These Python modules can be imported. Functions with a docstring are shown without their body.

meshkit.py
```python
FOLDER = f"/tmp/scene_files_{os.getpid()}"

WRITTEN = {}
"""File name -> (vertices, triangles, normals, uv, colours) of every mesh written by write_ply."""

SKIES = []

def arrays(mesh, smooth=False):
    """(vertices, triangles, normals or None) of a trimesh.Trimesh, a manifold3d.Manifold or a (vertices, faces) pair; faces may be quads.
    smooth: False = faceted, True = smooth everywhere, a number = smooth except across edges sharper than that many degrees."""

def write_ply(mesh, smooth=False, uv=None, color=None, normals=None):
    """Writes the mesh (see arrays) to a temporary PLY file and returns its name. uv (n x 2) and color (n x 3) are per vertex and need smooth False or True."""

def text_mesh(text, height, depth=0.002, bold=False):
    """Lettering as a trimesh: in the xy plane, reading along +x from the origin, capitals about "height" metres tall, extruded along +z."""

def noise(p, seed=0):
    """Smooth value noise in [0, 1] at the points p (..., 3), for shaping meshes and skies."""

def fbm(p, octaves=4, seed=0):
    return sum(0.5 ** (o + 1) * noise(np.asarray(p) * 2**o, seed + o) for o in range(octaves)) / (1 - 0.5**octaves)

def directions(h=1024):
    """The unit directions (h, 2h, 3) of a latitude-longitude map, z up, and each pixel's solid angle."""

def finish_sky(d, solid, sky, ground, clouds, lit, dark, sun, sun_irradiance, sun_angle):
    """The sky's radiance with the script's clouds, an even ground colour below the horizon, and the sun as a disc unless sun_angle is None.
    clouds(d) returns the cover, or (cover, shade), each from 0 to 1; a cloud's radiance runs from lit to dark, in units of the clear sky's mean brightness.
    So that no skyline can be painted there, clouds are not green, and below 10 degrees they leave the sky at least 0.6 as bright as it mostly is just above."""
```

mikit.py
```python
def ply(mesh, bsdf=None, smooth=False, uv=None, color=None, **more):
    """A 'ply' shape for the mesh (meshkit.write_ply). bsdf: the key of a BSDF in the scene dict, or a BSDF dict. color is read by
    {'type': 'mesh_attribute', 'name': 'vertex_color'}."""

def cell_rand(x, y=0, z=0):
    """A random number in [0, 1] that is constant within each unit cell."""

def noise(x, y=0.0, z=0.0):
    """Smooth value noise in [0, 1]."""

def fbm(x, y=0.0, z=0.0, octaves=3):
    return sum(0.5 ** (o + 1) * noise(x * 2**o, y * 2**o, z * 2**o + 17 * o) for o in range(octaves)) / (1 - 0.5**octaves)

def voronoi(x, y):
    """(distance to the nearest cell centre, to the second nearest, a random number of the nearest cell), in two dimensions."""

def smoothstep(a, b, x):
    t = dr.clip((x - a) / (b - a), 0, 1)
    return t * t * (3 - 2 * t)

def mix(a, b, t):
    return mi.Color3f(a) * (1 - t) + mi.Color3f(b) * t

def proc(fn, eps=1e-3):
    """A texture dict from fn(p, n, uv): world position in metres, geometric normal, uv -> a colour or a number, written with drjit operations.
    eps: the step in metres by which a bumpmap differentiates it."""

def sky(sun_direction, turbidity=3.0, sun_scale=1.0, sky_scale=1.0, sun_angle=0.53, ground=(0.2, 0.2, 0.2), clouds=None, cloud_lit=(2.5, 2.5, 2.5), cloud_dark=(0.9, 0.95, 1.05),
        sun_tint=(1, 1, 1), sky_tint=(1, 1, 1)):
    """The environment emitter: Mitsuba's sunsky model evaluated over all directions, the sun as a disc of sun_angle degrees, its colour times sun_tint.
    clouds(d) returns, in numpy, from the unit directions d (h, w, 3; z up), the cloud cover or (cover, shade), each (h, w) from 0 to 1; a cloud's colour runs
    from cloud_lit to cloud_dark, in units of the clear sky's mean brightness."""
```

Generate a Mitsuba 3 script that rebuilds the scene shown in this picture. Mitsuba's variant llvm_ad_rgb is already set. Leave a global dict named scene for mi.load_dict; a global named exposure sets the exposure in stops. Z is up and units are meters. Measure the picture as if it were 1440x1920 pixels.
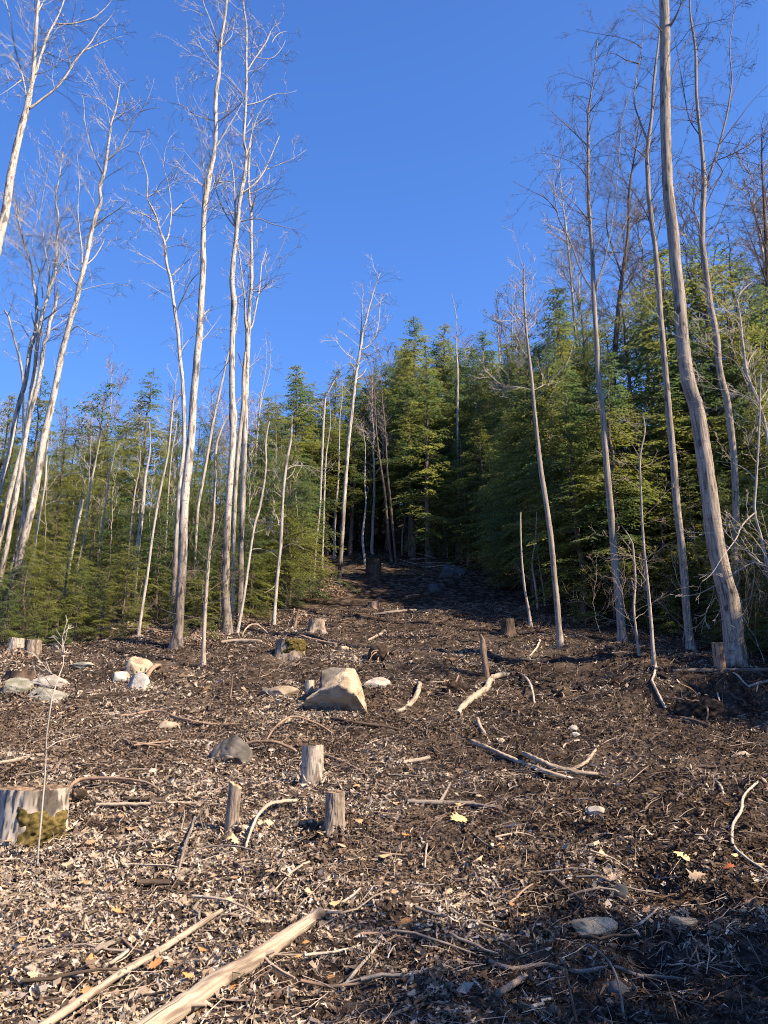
import math
import numpy as np, trimesh, mitsuba as mi, drjit as dr
import mikit, meshkit
from scipy.interpolate import PchipInterpolator
from mikit import noise, fbm, smoothstep, mix, proc

T = mi.ScalarTransform4f
# ------------------------------------------------------------------ camera, sky, exposure
PITCH, F, CX, CY = math.radians(15.5), 1386.0, 720.0, 960.0       # photograph 1440 x 1920
CAM = np.array([0.0, 0.0, 1.6])
FWD = np.array([0, math.cos(PITCH), math.sin(PITCH)])
UP = np.array([0, -math.sin(PITCH), math.cos(PITCH)])
SUN_AZ, SUN_EL = math.radians(118), math.radians(43)               # clockwise from straight ahead
SUN = [math.cos(SUN_EL) * math.sin(SUN_AZ), math.cos(SUN_EL) * math.cos(SUN_AZ), math.sin(SUN_EL)]
exposure = 2.85
scene, labels = {}, {}
scene['camera'] = {'type': 'perspective', 'fov_axis': 'x', 'fov': 2 * math.degrees(math.atan(720 / F)), 'near_clip': 0.05, 'far_clip': 2000.0,
                   'to_world': T().look_at(origin=CAM.tolist(), target=(CAM + FWD).tolist(), up=[0, 0, 1])}
scene['sky'] = mikit.sky(SUN, turbidity=2.2, sun_scale=1.3, sky_scale=0.98, sky_tint=(0.62, 0.85, 1.24), sun_tint=(1.0, 0.985, 0.95), ground=(0.1, 0.08, 0.06))

R0 = np.random.default_rng(11)


# ------------------------------------------------------------------ materials
def rgb(c):
    return {'type': 'rgb', 'value': list(c)}


def mat(name, fn):
    scene[name] = {'type': 'twosided', 'nested': {'type': 'diffuse', 'reflectance': proc(fn)}}


def bark_fn(light, mid, dark, fv=2.5, cover=0.56, ring=0.25):
    """Bark on a tube's uv (metres along, angle around): furrows along the stem, dark patches, cross cracks."""
    def fn(p, n, uv):
        cx, sx = dr.cos(uv.y), dr.sin(uv.y)
        a = noise(cx * 7, sx * 7, uv.x * fv)
        a2 = noise(cx * 17 + 5, sx * 17, uv.x * fv * 2.2)
        b = mikit.fbm(cx * 1.6, sx * 1.6, uv.x * 2.6, 4)
        r = noise(cx * 1.5, sx * 1.5, uv.x * 26)
        c = mix(light, mid, smoothstep(0.25, 0.8, a * .6 + a2 * .4))
        c = mix(c, dark, smoothstep(0.60, 0.78, a2) * 0.55)
        c = mix(c, dark, smoothstep(cover, cover + 0.10, b) * 0.85)
        c = mix(c, mi.Color3f(light) * 1.12, smoothstep(0.58, 0.68, mikit.fbm(cx * 1.1 + 9, sx * 1.1, uv.x * 1.5 + 4, 3)) * .45)
        return mix(c, dark, smoothstep(0.70, 0.85, r) * ring)
    return fn


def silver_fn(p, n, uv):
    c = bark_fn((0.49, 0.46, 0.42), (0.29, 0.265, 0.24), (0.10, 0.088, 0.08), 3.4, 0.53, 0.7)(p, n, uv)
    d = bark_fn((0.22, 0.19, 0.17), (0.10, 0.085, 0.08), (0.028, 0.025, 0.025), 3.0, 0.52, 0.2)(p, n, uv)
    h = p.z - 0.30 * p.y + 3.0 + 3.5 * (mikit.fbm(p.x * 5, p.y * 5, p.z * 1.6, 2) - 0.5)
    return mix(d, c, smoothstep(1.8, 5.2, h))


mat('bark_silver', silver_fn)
mat('bark_pale', bark_fn((0.43, 0.40, 0.36), (0.27, 0.245, 0.22), (0.11, 0.092, 0.08), 3.2, 0.56, 0.6))
mat('bark_grey', bark_fn((0.34, 0.295, 0.255), (0.17, 0.145, 0.125), (0.06, 0.05, 0.045), 1.8, 0.64, 0.4))
mat('bark_brown', bark_fn((0.17, 0.135, 0.11), (0.10, 0.08, 0.065), (0.035, 0.03, 0.03), 2.0, 0.55, 0.1))
mat('bark_ridged', bark_fn((0.38, 0.345, 0.305), (0.17, 0.15, 0.13), (0.04, 0.033, 0.03), 5.0, 0.62, 0.1))
mat('bark_stump', bark_fn((0.27, 0.225, 0.185), (0.15, 0.12, 0.10), (0.06, 0.048, 0.042), 5.0, 0.55, 0.3))
mat('bark_stump_pale', bark_fn((0.40, 0.35, 0.30), (0.26, 0.22, 0.185), (0.09, 0.072, 0.06), 6.0, 0.56, 0.5))
mat('bark_limb', bark_fn((0.40, 0.35, 0.30), (0.24, 0.20, 0.175), (0.10, 0.085, 0.08), 3.0, 0.6, 0.2))
scene['twig_pale'] = {'type': 'twosided', 'nested': {'type': 'diffuse', 'reflectance': rgb((0.34, 0.305, 0.275))}}
scene['twig_dark'] = {'type': 'twosided', 'nested': {'type': 'diffuse', 'reflectance': rgb((0.13, 0.105, 0.095))}}
scene['bark_limb_twig'] = {'type': 'twosided', 'nested': {'type': 'diffuse', 'reflectance': rgb((0.22, 0.18, 0.155))}}
scene['twig_pink'] = {'type': 'twosided', 'nested': {'type': 'diffuse', 'reflectance': rgb((0.29, 0.255, 0.235))}}


def wood_fn(light, dark, stain=0.5):
    """Bare wood on a tube's uv: grain and cracks along, stains."""
    def fn(p, n, uv):
        cx, sx = dr.cos(uv.y), dr.sin(uv.y)
        g = noise(cx * 9, sx * 9, uv.x * 3.0)
        g2 = noise(cx * 26, sx * 26, uv.x * 5.0)
        b = mikit.fbm(cx * 1.2 + p.x * 2, sx * 1.2 + p.y * 2, uv.x * 3.2, 4)
        c = mix(light, dark, smoothstep(.3, .85, g * .55 + g2 * .45) * .55)
        c = mix(c, dark, smoothstep(0.45, 0.70, b) * stain)
        return c * (1 - .7 * smoothstep(.80, .88, noise(cx * 14 + 3, sx * 14, uv.x * 1.3)))
    return fn


mat('wood_pale', wood_fn((0.37, 0.305, 0.245), (0.13, 0.10, 0.08), 0.9))
mat('wood_white', wood_fn((0.42, 0.37, 0.315), (0.19, 0.155, 0.125), 0.7))
mat('wood_brown', wood_fn((0.30, 0.215, 0.16), (0.10, 0.07, 0.055), 0.8))
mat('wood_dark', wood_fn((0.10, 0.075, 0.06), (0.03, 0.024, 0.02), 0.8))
mat('wood_grey', wood_fn((0.24, 0.205, 0.18), (0.085, 0.07, 0.062), 0.8))
def cut_fn(light, dark):
    return lambda p, n, uv: mix(light, dark, smoothstep(.35, .7, mikit.fbm(p.x * 24, p.y * 24, p.z * 24, 3)))


mat('cut_wood', cut_fn((0.46, 0.35, 0.23), (0.26, 0.18, 0.115)))
mat('cut_brown', cut_fn((0.22, 0.16, 0.115), (0.08, 0.055, 0.04)))
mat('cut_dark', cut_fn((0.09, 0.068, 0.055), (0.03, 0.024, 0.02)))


def stone_fn(light, dark, spot=(0.1, 0.1, 0.09), lich=0.3):
    def fn(p, n, uv):
        a = mikit.fbm(p.x * 6, p.y * 6, p.z * 6, 4)
        b = noise(p.x * 70, p.y * 70, p.z * 70)
        c = mix(dark, light, smoothstep(0.3, 0.65, a))
        c = mix(c, spot, smoothstep(0.62, 0.9, b) * lich)
        return mix(c, spot, smoothstep(0.60, 0.72, mikit.fbm(p.x * 13, p.y * 13, p.z * 13, 3)) * lich * 1.3)
    return fn


mat('stone_tan', stone_fn((0.37, 0.305, 0.225), (0.21, 0.17, 0.125), (0.18, 0.14, 0.10)))
mat('stone_white', stone_fn((0.42, 0.39, 0.35), (0.25, 0.225, 0.195), (0.3, 0.27, 0.23)))
mat('stone_grey', stone_fn((0.135, 0.123, 0.114), (0.065, 0.06, 0.056), (0.10, 0.095, 0.09)))
mat('stone_lichen', stone_fn((0.27, 0.26, 0.235), (0.15, 0.145, 0.125), (0.12, 0.13, 0.07), 0.5))
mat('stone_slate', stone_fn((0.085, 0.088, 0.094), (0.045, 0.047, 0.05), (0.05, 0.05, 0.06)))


def soil_fn(p, n, uv):
    a = mikit.fbm(p.x * 1.1, p.y * 1.1, 0.0, 3)
    b = mikit.fbm(p.x * 14, p.y * 14, p.z * 14, 3)
    c = mix((0.016, 0.0125, 0.0105), (0.055, 0.042, 0.035), smoothstep(0.3, 0.75, b))
    c = mix(c, (0.11, 0.085, 0.066), smoothstep(0.5, 0.7, a) * 0.4)
    far = smoothstep(18, 30, p.y)                                   # beyond the built litter the floor is fine brown litter
    d = mix((0.022, 0.017, 0.014), (0.105, 0.078, 0.06), smoothstep(0.42, 0.7, mikit.fbm(p.x * 6, p.y * 6, p.z * 6, 3)))
    return mix(c, d, far)


mat('soil', soil_fn)
mat('moss', lambda p, n, uv: mix((0.045, 0.036, 0.013), (0.12, 0.092, 0.036), smoothstep(0.3, 0.7, mikit.fbm(p.x * 30, p.y * 30, p.z * 30, 3))))
scene['litter'] = {'type': 'twosided', 'nested': {'type': 'diffuse', 'reflectance': {'type': 'mesh_attribute', 'name': 'vertex_color'}}}


def needle_fn(p, n, uv):
    a = mikit.fbm(p.x * 0.55, p.y * 0.55, p.z * 0.4, 2)
    b = noise(p.x * 5, p.y * 5, p.z * 5)
    c = mix((0.105, 0.168, 0.066), (0.222, 0.243, 0.062), smoothstep(0.36, 0.62, a))
    c = mix(c, (0.19, 0.17, 0.06), smoothstep(0.72, 0.95, b) * 0.5)
    return c * (0.75 + 0.5 * noise(p.x * 21, p.y * 21, p.z * 21))


scene['needles'] = {'type': 'principledthin', 'base_color': proc(needle_fn), 'roughness': 0.6, 'spec_trans': 0.0, 'diff_trans': 1.1, 'eta': 1.3}

# ------------------------------------------------------------------ terrain
_g = PchipInterpolator([-200, -40, -8, 0, 3.8, 9, 13.5, 18, 21, 45, 80, 120, 160, 260, 600],
                       [-6, -2.2, -0.45, 0, .27, .83, 1.6, 2.76, 3.7, 11.0, 23.5, 36, 44, 48, 48])


def nz(x, y, s, o, seed):
    return meshkit.fbm(np.stack([np.asarray(x) / s, np.asarray(y) / s, np.zeros_like(np.asarray(x, float))], -1), o, seed) - 0.5


def sg(v):
    return 1 / (1 + np.exp(-np.clip(v, -40, 40)))


HUMPS = [(5.7, 15.2, .0, 1, 1)]


def height(x, y, fine=True):
    x, y = np.asarray(x, float), np.asarray(y, float)
    z = _g(y)
    z = z + 0.34 * nz(x, y, 3.2, 2, 3) * sg((y - 2) / 2) + 1.6 * nz(x, y, 14, 2, 9) * sg((y - 26) / 3)
    z = z + 0.20 * nz(x, y, 0.8, 2, 5)
    # bank of torn-up soil in front of the big grey tree
    win = sg((x - 4.6) / .25) * sg((8.6 - x) / .5)
    z = z + 0.42 * win * sg((y - 14.6 - 0.5 * nz(x, y, .7, 2, 21)) / .09) * sg((18.2 - y) / .7) - 0.16 * win * np.exp(-((y - 14.1) / .35) ** 2)
    # hollows: left of the slim stump, beside the mossy stump, in front of the middle stump
    for hx, hy, a, r in ((-2.35, 7.6, .16, .35), (-3.55, 7.9, .16, .3), (-1.05, 7.9, .14, .3), (-.85, 6.9, .10, .3), (1.5, 14.2, .12, .3)):
        z = z - a * np.exp(-((x - hx) ** 2 + (y - hy) ** 2) / r ** 2)
    rough = sg((y - 2.2) / .3) * sg((22 - y) / 2)
    b = nz(x, y, 0.5, 2, 15)
    z = z + rough * (.16 * np.maximum(b - .10, 0) - .30 * np.maximum(-b - .14, 0)) * (1 + .8 * sg((x - .5) / .6))
    if fine:
        z = z + (0.09 + .05 * sg((x - .4) / .6)) * nz(x, y, 0.24, 2, 7) + 0.035 * nz(x, y, 0.085, 1, 8)
    return z


def rays(px, py):
    px, py = np.asarray(px, float), np.asarray(py, float)
    return ((px - CX) / F)[..., None] * np.array([1, 0, 0]) + FWD + ((CY - py) / F)[..., None] * UP


def at(px, py, Y):
    d = rays(px, py)
    return CAM + d * (np.asarray(Y, float) / d[..., 1])[..., None]


_Y = np.concatenate([np.arange(2.0, 30, 0.04), np.arange(30, 90, .3)])


def ground(px, py):
    """The point of the bare ground seen at a pixel."""
    p = at(np.full(_Y.shape, px, float), np.full(_Y.shape, py, float), _Y)
    under = p[:, 2] < height(p[:, 0], p[:, 1], False)
    k = int(np.argmax(under)) if under.any() else len(_Y) - 1
    q = p[k].copy()
    q[2] = height(q[0], q[1], False)
    return q


def zdepth(p):
    return float(np.dot(np.asarray(p) - CAM, FWD))


def rows(a, b, n, power=1.0):
    return a + (b - a) * np.linspace(0, 1, n, endpoint=False) ** power


ys = np.concatenate([rows(-200, 1.6, 26, .4), rows(1.6, 10, 210), rows(10, 20, 150), rows(20, 50, 110), rows(50, 600, 60, 1.6), [600]])
core = np.linspace(-1, 1, 340)
outer = 1 + np.array([.05, .15, .3, .6, 1, 1.6, 2.6, 4, 7, 12, 20])
us = np.concatenate([-outer[::-1], core, outer])
half = np.maximum(3.5, 0.62 * np.abs(ys) + 1.5)
gx, gy = us[None, :] * half[:, None], np.repeat(ys[:, None], len(us), 1)
gz = height(gx, gy)
nr, nc = gx.shape
i, j = np.meshgrid(np.arange(nr - 1), np.arange(nc - 1), indexing='ij')
q = np.stack([i * nc + j, i * nc + j + 1, (i + 1) * nc + j + 1, (i + 1) * nc + j], -1).reshape(-1, 4)
scene['ground'] = mikit.ply((np.stack([gx, gy, gz], -1).reshape(-1, 3), q), 'soil', smooth=True)
labels['ground'] = {'kind': 'structure', 'label': 'dark torn-up soil of the sloping forest clearing'}


BANK = []                     # where debris gathers: round trunks, stumps and stones
TW0 = np.array([(.38, .32, .27), (.28, .21, .165), (.14, .105, .085), (.20, .15, .115), (.10, .078, .065), (.07, .055, .05)])


# ------------------------------------------------------------------ helpers
def numbered(name):
    k, n = name, 0
    while k in labels or k in scene or any(s.startswith(k + '__') for s in (k,) if s in scene):
        n += 1
        k = f'{name}_{n:03d}'
    return k


_count = {}


def thing(name, label, cat, group=None):
    n = _count.get(name, -1) + 1
    _count[name] = n
    k = name if n == 0 else f'{name}_{n:03d}'
    labels[k] = {'label': label, 'category': cat}
    if group:
        labels[k]['group'] = group
    return k


def ply3(mesh, m, **kw):
    if isinstance(mesh, tuple) and len(mesh) == 3:
        return mikit.ply(mesh[:2], m, **{**kw, 'uv': mesh[2], 'smooth': True})
    return mikit.ply(mesh, m, **kw)


def part(holder, name, mesh, m, kind=None, label=None, **kw):
    base = f'{holder}__{name}'
    k, n = base, 0
    while k in scene:
        n += 1
        k = f'{base}_{n:03d}'
    scene[k] = ply3(mesh, m, **kw)
    if kind or label:
        labels[k] = {**({'kind': kind} if kind else {}), **({'label': label} if label else {})}
    return k


def whole(key, mesh, m, **kw):
    scene[key] = ply3(mesh, m, **kw)


def spline(P, step=None, n=None):
    """Catmull-Rom through the rows of P (any number of columns)."""
    P = np.asarray(P, float)
    if len(P) < 3:
        n = n or max(2, int(np.linalg.norm(P[-1, :3] - P[0, :3]) / step) + 1)
        return P[0] + np.linspace(0, 1, n)[:, None] * (P[-1] - P[0])
    s = np.concatenate([[0], np.cumsum(np.linalg.norm(np.diff(P[:, :3], axis=0), axis=1) + 1e-9)])
    n = n or max(3, int(s[-1] / step) + 1)
    return PchipInterpolator(s, P)(np.linspace(0, s[-1], n))


def tube(P, r, sides=8, cap=True, rough=0.0, rng=R0):
    """Tube (v, f, uv) along the points P with radii r; rough roughens the radius. uv: metres along, angle around (the seam lies at the back)."""
    P, r = np.asarray(P, float), np.broadcast_to(np.asarray(r, float), (len(P),))
    t = np.gradient(P, axis=0)
    t /= np.linalg.norm(t, axis=1, keepdims=True) + 1e-12
    a = np.cross(t, [0, 0, 1.0] if abs(t[:, 2].mean()) < 0.75 else [1.0, 0, 0])
    a /= np.linalg.norm(a, axis=1, keepdims=True) + 1e-12
    b = np.cross(t, a)
    if np.sum(a.mean(0) * [0, -1, 0]) > 0.1:
        a, b = -a, -b
    th = np.arange(sides + 1) * 2 * np.pi / sides
    s = np.concatenate([[0], np.cumsum(np.linalg.norm(np.diff(P, axis=0), axis=1))]) + rng.uniform(0, 90)
    rr = r[:, None] * np.ones(sides + 1)
    if rough:
        c = np.stack([np.cos(th) * 1.3 + rng.uniform(0, 50), np.sin(th) * 1.3], -1)
        q = np.concatenate([np.repeat(c[None], len(P), 0), np.repeat((s * 2.2)[:, None, None], sides + 1, 1)], -1)
        q2 = q * np.array([2.6, 2.6, 2.5])
        rr = rr * (1 + rough * 2 * (meshkit.fbm(q, 3, 4) - 0.5) + rough * 1.1 * (meshkit.noise(q2, 6) - .5))
    v = P[:, None] + rr[..., None] * (np.cos(th)[None, :, None] * a[:, None] + np.sin(th)[None, :, None] * b[:, None])
    i, j = np.meshgrid(np.arange(len(P) - 1), np.arange(sides), indexing='ij')
    m = sides + 1
    f = np.stack([i * m + j, (i + 1) * m + j, (i + 1) * m + j + 1, i * m + j + 1], -1).reshape(-1, 4)
    f = np.vstack([f[:, [0, 1, 2]], f[:, [0, 2, 3]]])
    v = v.reshape(-1, 3)
    uv = np.stack([np.repeat(s[:, None], m, 1), np.repeat(th[None], len(P), 0)], -1).reshape(-1, 2)
    if cap:
        n, k = len(v), np.arange(sides)
        e0, e1 = v[:m], v[-m:]
        f = np.vstack([f, np.stack([k + n, k + 1 + n, k * 0 + n + m], 1), np.stack([k + 2 + n + m, k + 1 + n + m, k * 0 + n + 2 * m + 1], 1)])
        v = np.vstack([v, e0, P[0], e1, P[-1]])
        uv = np.vstack([uv, np.tile([s[0] + 40, 1.0], (m + 1, 1)) + np.random.default_rng(1).uniform(0, .05, (m + 1, 2)), np.tile([s[-1] + 40, 1.0], (m + 1, 1))])
    return v, f, uv


def join(ms):
    vs, fs, o = [], [], 0
    for v, f in ms:
        vs.append(v)
        fs.append(np.asarray(f) + o)
        o += len(v)
    return np.vstack(vs), np.vstack(fs)


def tubes(lines, sides=3):
    """Many thin tubes at once: lines is a list of (points (n, 3), radii (n,))."""
    by = {}
    for P, r in lines:
        by.setdefault(len(P), []).append((P, r))
    vs, fs, o = [], [], 0
    th = np.arange(sides) * 2 * np.pi / sides
    for n, L in by.items():
        P, r = np.array([x[0] for x in L]), np.array([x[1] for x in L])
        t = np.gradient(P, axis=1)
        t /= np.linalg.norm(t, axis=2, keepdims=True) + 1e-12
        ref = np.where(np.abs(t[:, :, 2:]).mean(1, keepdims=True) < .7, [0, 0, 1.0], [1.0, 0.3, 0])
        a = np.cross(t, ref)
        a /= np.linalg.norm(a, axis=2, keepdims=True) + 1e-12
        b = np.cross(t, a)
        v = P[:, :, None] + r[:, :, None, None] * (np.cos(th)[:, None] * a[:, :, None] + np.sin(th)[:, None] * b[:, :, None])
        k, i, j = np.meshgrid(np.arange(len(L)) * n * sides, np.arange(n - 1) * sides, np.arange(sides), indexing='ij')
        j2 = (j + 1) % sides
        f = np.stack([k + i + j, k + i + sides + j, k + i + sides + j2, k + i + j2], -1).reshape(-1, 4) + o
        vs.append(v.reshape(-1, 3))
        fs.append(np.vstack([f[:, [0, 1, 2]], f[:, [0, 2, 3]]]))
        o += len(vs[-1])
    return np.vstack(vs), np.vstack(fs)


def unit(v):
    return v / (np.linalg.norm(v, axis=-1, keepdims=True) + 1e-12)


def grow(out, p, d, L, r, level, rng, rise=0.25, tight=0.55):
    """A bare branch and its side twigs, into out as (points, radii, level)."""
    n = 6 if level > 1 else 4
    P, step = [p], L / (n - 1)
    for k in range(n - 1):
        d = unit(d + rng.normal(0, 0.16, 3) + np.array([0, 0, rise * step * (0.6 if level > 1 else .3)]))
        P.append(P[-1] + d * step)
    P = np.array(P)
    out.append((P, np.linspace(r, max(r * 0.35, 0.0028), n)))
    if level <= 0:
        return
    m = int(rng.integers(3, 6)) if level > 1 else int(rng.integers(2, 5))
    if level > 1:
        m = max(m, int(L / 0.28))
    for t in rng.uniform(0.22, 1.0, m):
        k = min(int(t * (n - 1)), n - 2)
        q = P[k] + (P[k + 1] - P[k]) * (t * (n - 1) - k)
        a = unit(P[k + 1] - P[k])
        s = unit(np.cross(a, rng.normal(0, 1, 3)))
        grow(out, q, unit(a + s * rng.uniform(.6, 1.1) * tight / 0.55 * .8), L * rng.uniform(.28, .5) * (1.15 - .4 * t), max(r * .5, .0035), level - 1, rng, rise, tight)


# ------------------------------------------------------------------ bare trees traced at their own distance
def parse(s):
    return np.array([[float(c) for c in w.split(',')] for w in s.split()])


def bare_tree(name, label, stems, Y=None, bark='bark_pale', twig='twig_pale', twigs=1.0, low=0.45, seed=1, cat='tree', group=None, tw_len=1.0, fan=0.9, buttress=1.0):
    """stems: the first is the trunk ('x,y,width' in pixels at the tree's distance), the others limbs that leave the stem nearest to their first point."""
    rng = np.random.default_rng(seed)
    key = thing(name, label, cat, group)
    tr = parse(stems[0])
    if name == 'slim_tree' and 'snag' not in label:
        d = tr[-1] - tr[-2]
        e = 110 * d[:2] / (np.hypot(*d[:2]) + 1e-9)
        stems = [stems[0] + f' {tr[-1, 0] + e[0] * .5 + 4:.0f},{tr[-1, 1] + e[1] * .5:.0f},{tr[-1, 2] * .6:.1f} {tr[-1, 0] + e[0] - 3:.0f},{tr[-1, 1] + e[1]:.0f},{tr[-1, 2] * .25:.1f}'] + list(stems[1:])
    if Y is None:
        Y = ground(tr[0, 0], tr[0, 1])[1]
    built, lines = [], []
    for k, s in enumerate(stems):
        a = parse(s)
        if k == 0:
            yy = Y + np.cumsum(rng.normal(0, .05, len(a)))
        else:
            best = min(((np.hypot(b[:, 0] - a[0, 0], b[:, 1] - a[0, 1]).min(), np.argmin(np.hypot(b[:, 0] - a[0, 0], b[:, 1] - a[0, 1])), b) for b, _ in built), key=lambda x: x[0])
            y0 = best[2][best[1], 3]
            run = np.linspace(0, 1, len(a))
            yy = y0 + run * rng.choice([-1, 1]) * rng.uniform(.3, 1.1) * min(1.0, len(a) / 5)
        p = at(a[:, 0], a[:, 1], yy)
        r = .9 * a[:, 2] / 2 * np.array([zdepth(x) for x in p]) / F
        built.append((np.column_stack([a[:, :2], r, yy]), p))
        if k:
            r = r * np.linspace(.8, .36, len(r))
        pr = spline(np.column_stack([p, r]), .16 if k == 0 else .14)
        P, r = pr[:, :3], pr[:, 3]
        if k == 0:
            if P[0, 2] > height(P[0, 0], P[0, 1]) - .1:
                P = np.vstack([[P[0, 0], P[0, 1], min(P[0, 2], height(P[0, 0], P[0, 1])) - .6], P])
                r = np.r_[r[0], r]
            h = P[:, 2] - height(P[0, 0], P[0, 1])
            r = r * (1 + .5 * buttress * np.exp(-np.maximum(h, 0) / .25))
            if P[1, 1] < 25 and r[0] > .05:
                BANK.append((P[1, 0], P[1, 1], r[0] * .9, .09, .3))
        m = tube(P, r, 14 if r.max() > .09 else 8, True, .10 if k == 0 else .08, rng)
        part(key, 'trunk' if k == 0 else 'limb', m, bark if k == 0 or r.max() > .02 else twig, smooth=50)
        # side branches
        total = np.linalg.norm(np.diff(P, axis=0), axis=1).sum()
        n = rng.poisson(twigs * total * (1.5 if k == 0 else 2.2))
        for t in rng.uniform(low if k == 0 else .12, 1, n):
            i = min(int(t * (len(P) - 1)), len(P) - 2)
            axis = unit(P[i + 1] - P[i])
            side = unit(np.cross(axis, rng.normal(0, 1, 3)))
            L = rng.uniform(.45, 1.5) * tw_len * (1.25 - .65 * (t - low if k == 0 else t))
            grow(lines, P[i], unit(axis * rng.uniform(.35, 1.1) + side * fan), L, min(r[i] * .5, (.0055 + .0055 * L) * Y / 22), 2 if L > .6 else 1, rng, .22)
    if lines:
        part(key, 'twigs', tubes(lines, 3), twig, 'stuff', smooth=False)
    return key


S, P_, G_ = 'bark_silver', 'bark_pale', 'bark_grey'
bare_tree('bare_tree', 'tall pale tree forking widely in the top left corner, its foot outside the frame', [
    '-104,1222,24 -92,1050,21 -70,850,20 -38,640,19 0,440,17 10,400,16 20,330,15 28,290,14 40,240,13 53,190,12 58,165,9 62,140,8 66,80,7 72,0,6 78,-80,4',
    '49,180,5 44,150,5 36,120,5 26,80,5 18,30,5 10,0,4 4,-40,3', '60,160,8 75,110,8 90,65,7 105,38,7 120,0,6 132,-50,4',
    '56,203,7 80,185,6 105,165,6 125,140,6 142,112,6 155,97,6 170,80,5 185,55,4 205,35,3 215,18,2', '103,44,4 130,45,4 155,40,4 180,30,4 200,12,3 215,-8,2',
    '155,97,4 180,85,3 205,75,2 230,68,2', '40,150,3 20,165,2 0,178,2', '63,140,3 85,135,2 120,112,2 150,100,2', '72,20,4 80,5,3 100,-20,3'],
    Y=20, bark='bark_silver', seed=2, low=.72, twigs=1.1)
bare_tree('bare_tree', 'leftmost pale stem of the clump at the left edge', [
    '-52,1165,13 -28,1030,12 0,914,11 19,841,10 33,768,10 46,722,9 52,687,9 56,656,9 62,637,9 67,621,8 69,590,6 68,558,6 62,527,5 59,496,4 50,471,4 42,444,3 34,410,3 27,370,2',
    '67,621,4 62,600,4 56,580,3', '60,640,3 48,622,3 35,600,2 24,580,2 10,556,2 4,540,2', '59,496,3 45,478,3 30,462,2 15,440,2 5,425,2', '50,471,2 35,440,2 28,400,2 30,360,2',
    '62,527,3 50,515,2 30,498,2 15,495,2', '44,444,2 32,425,2 20,402,2'], bark='bark_silver', Y=22.5, seed=3, low=.62, twigs=1.4)
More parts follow.
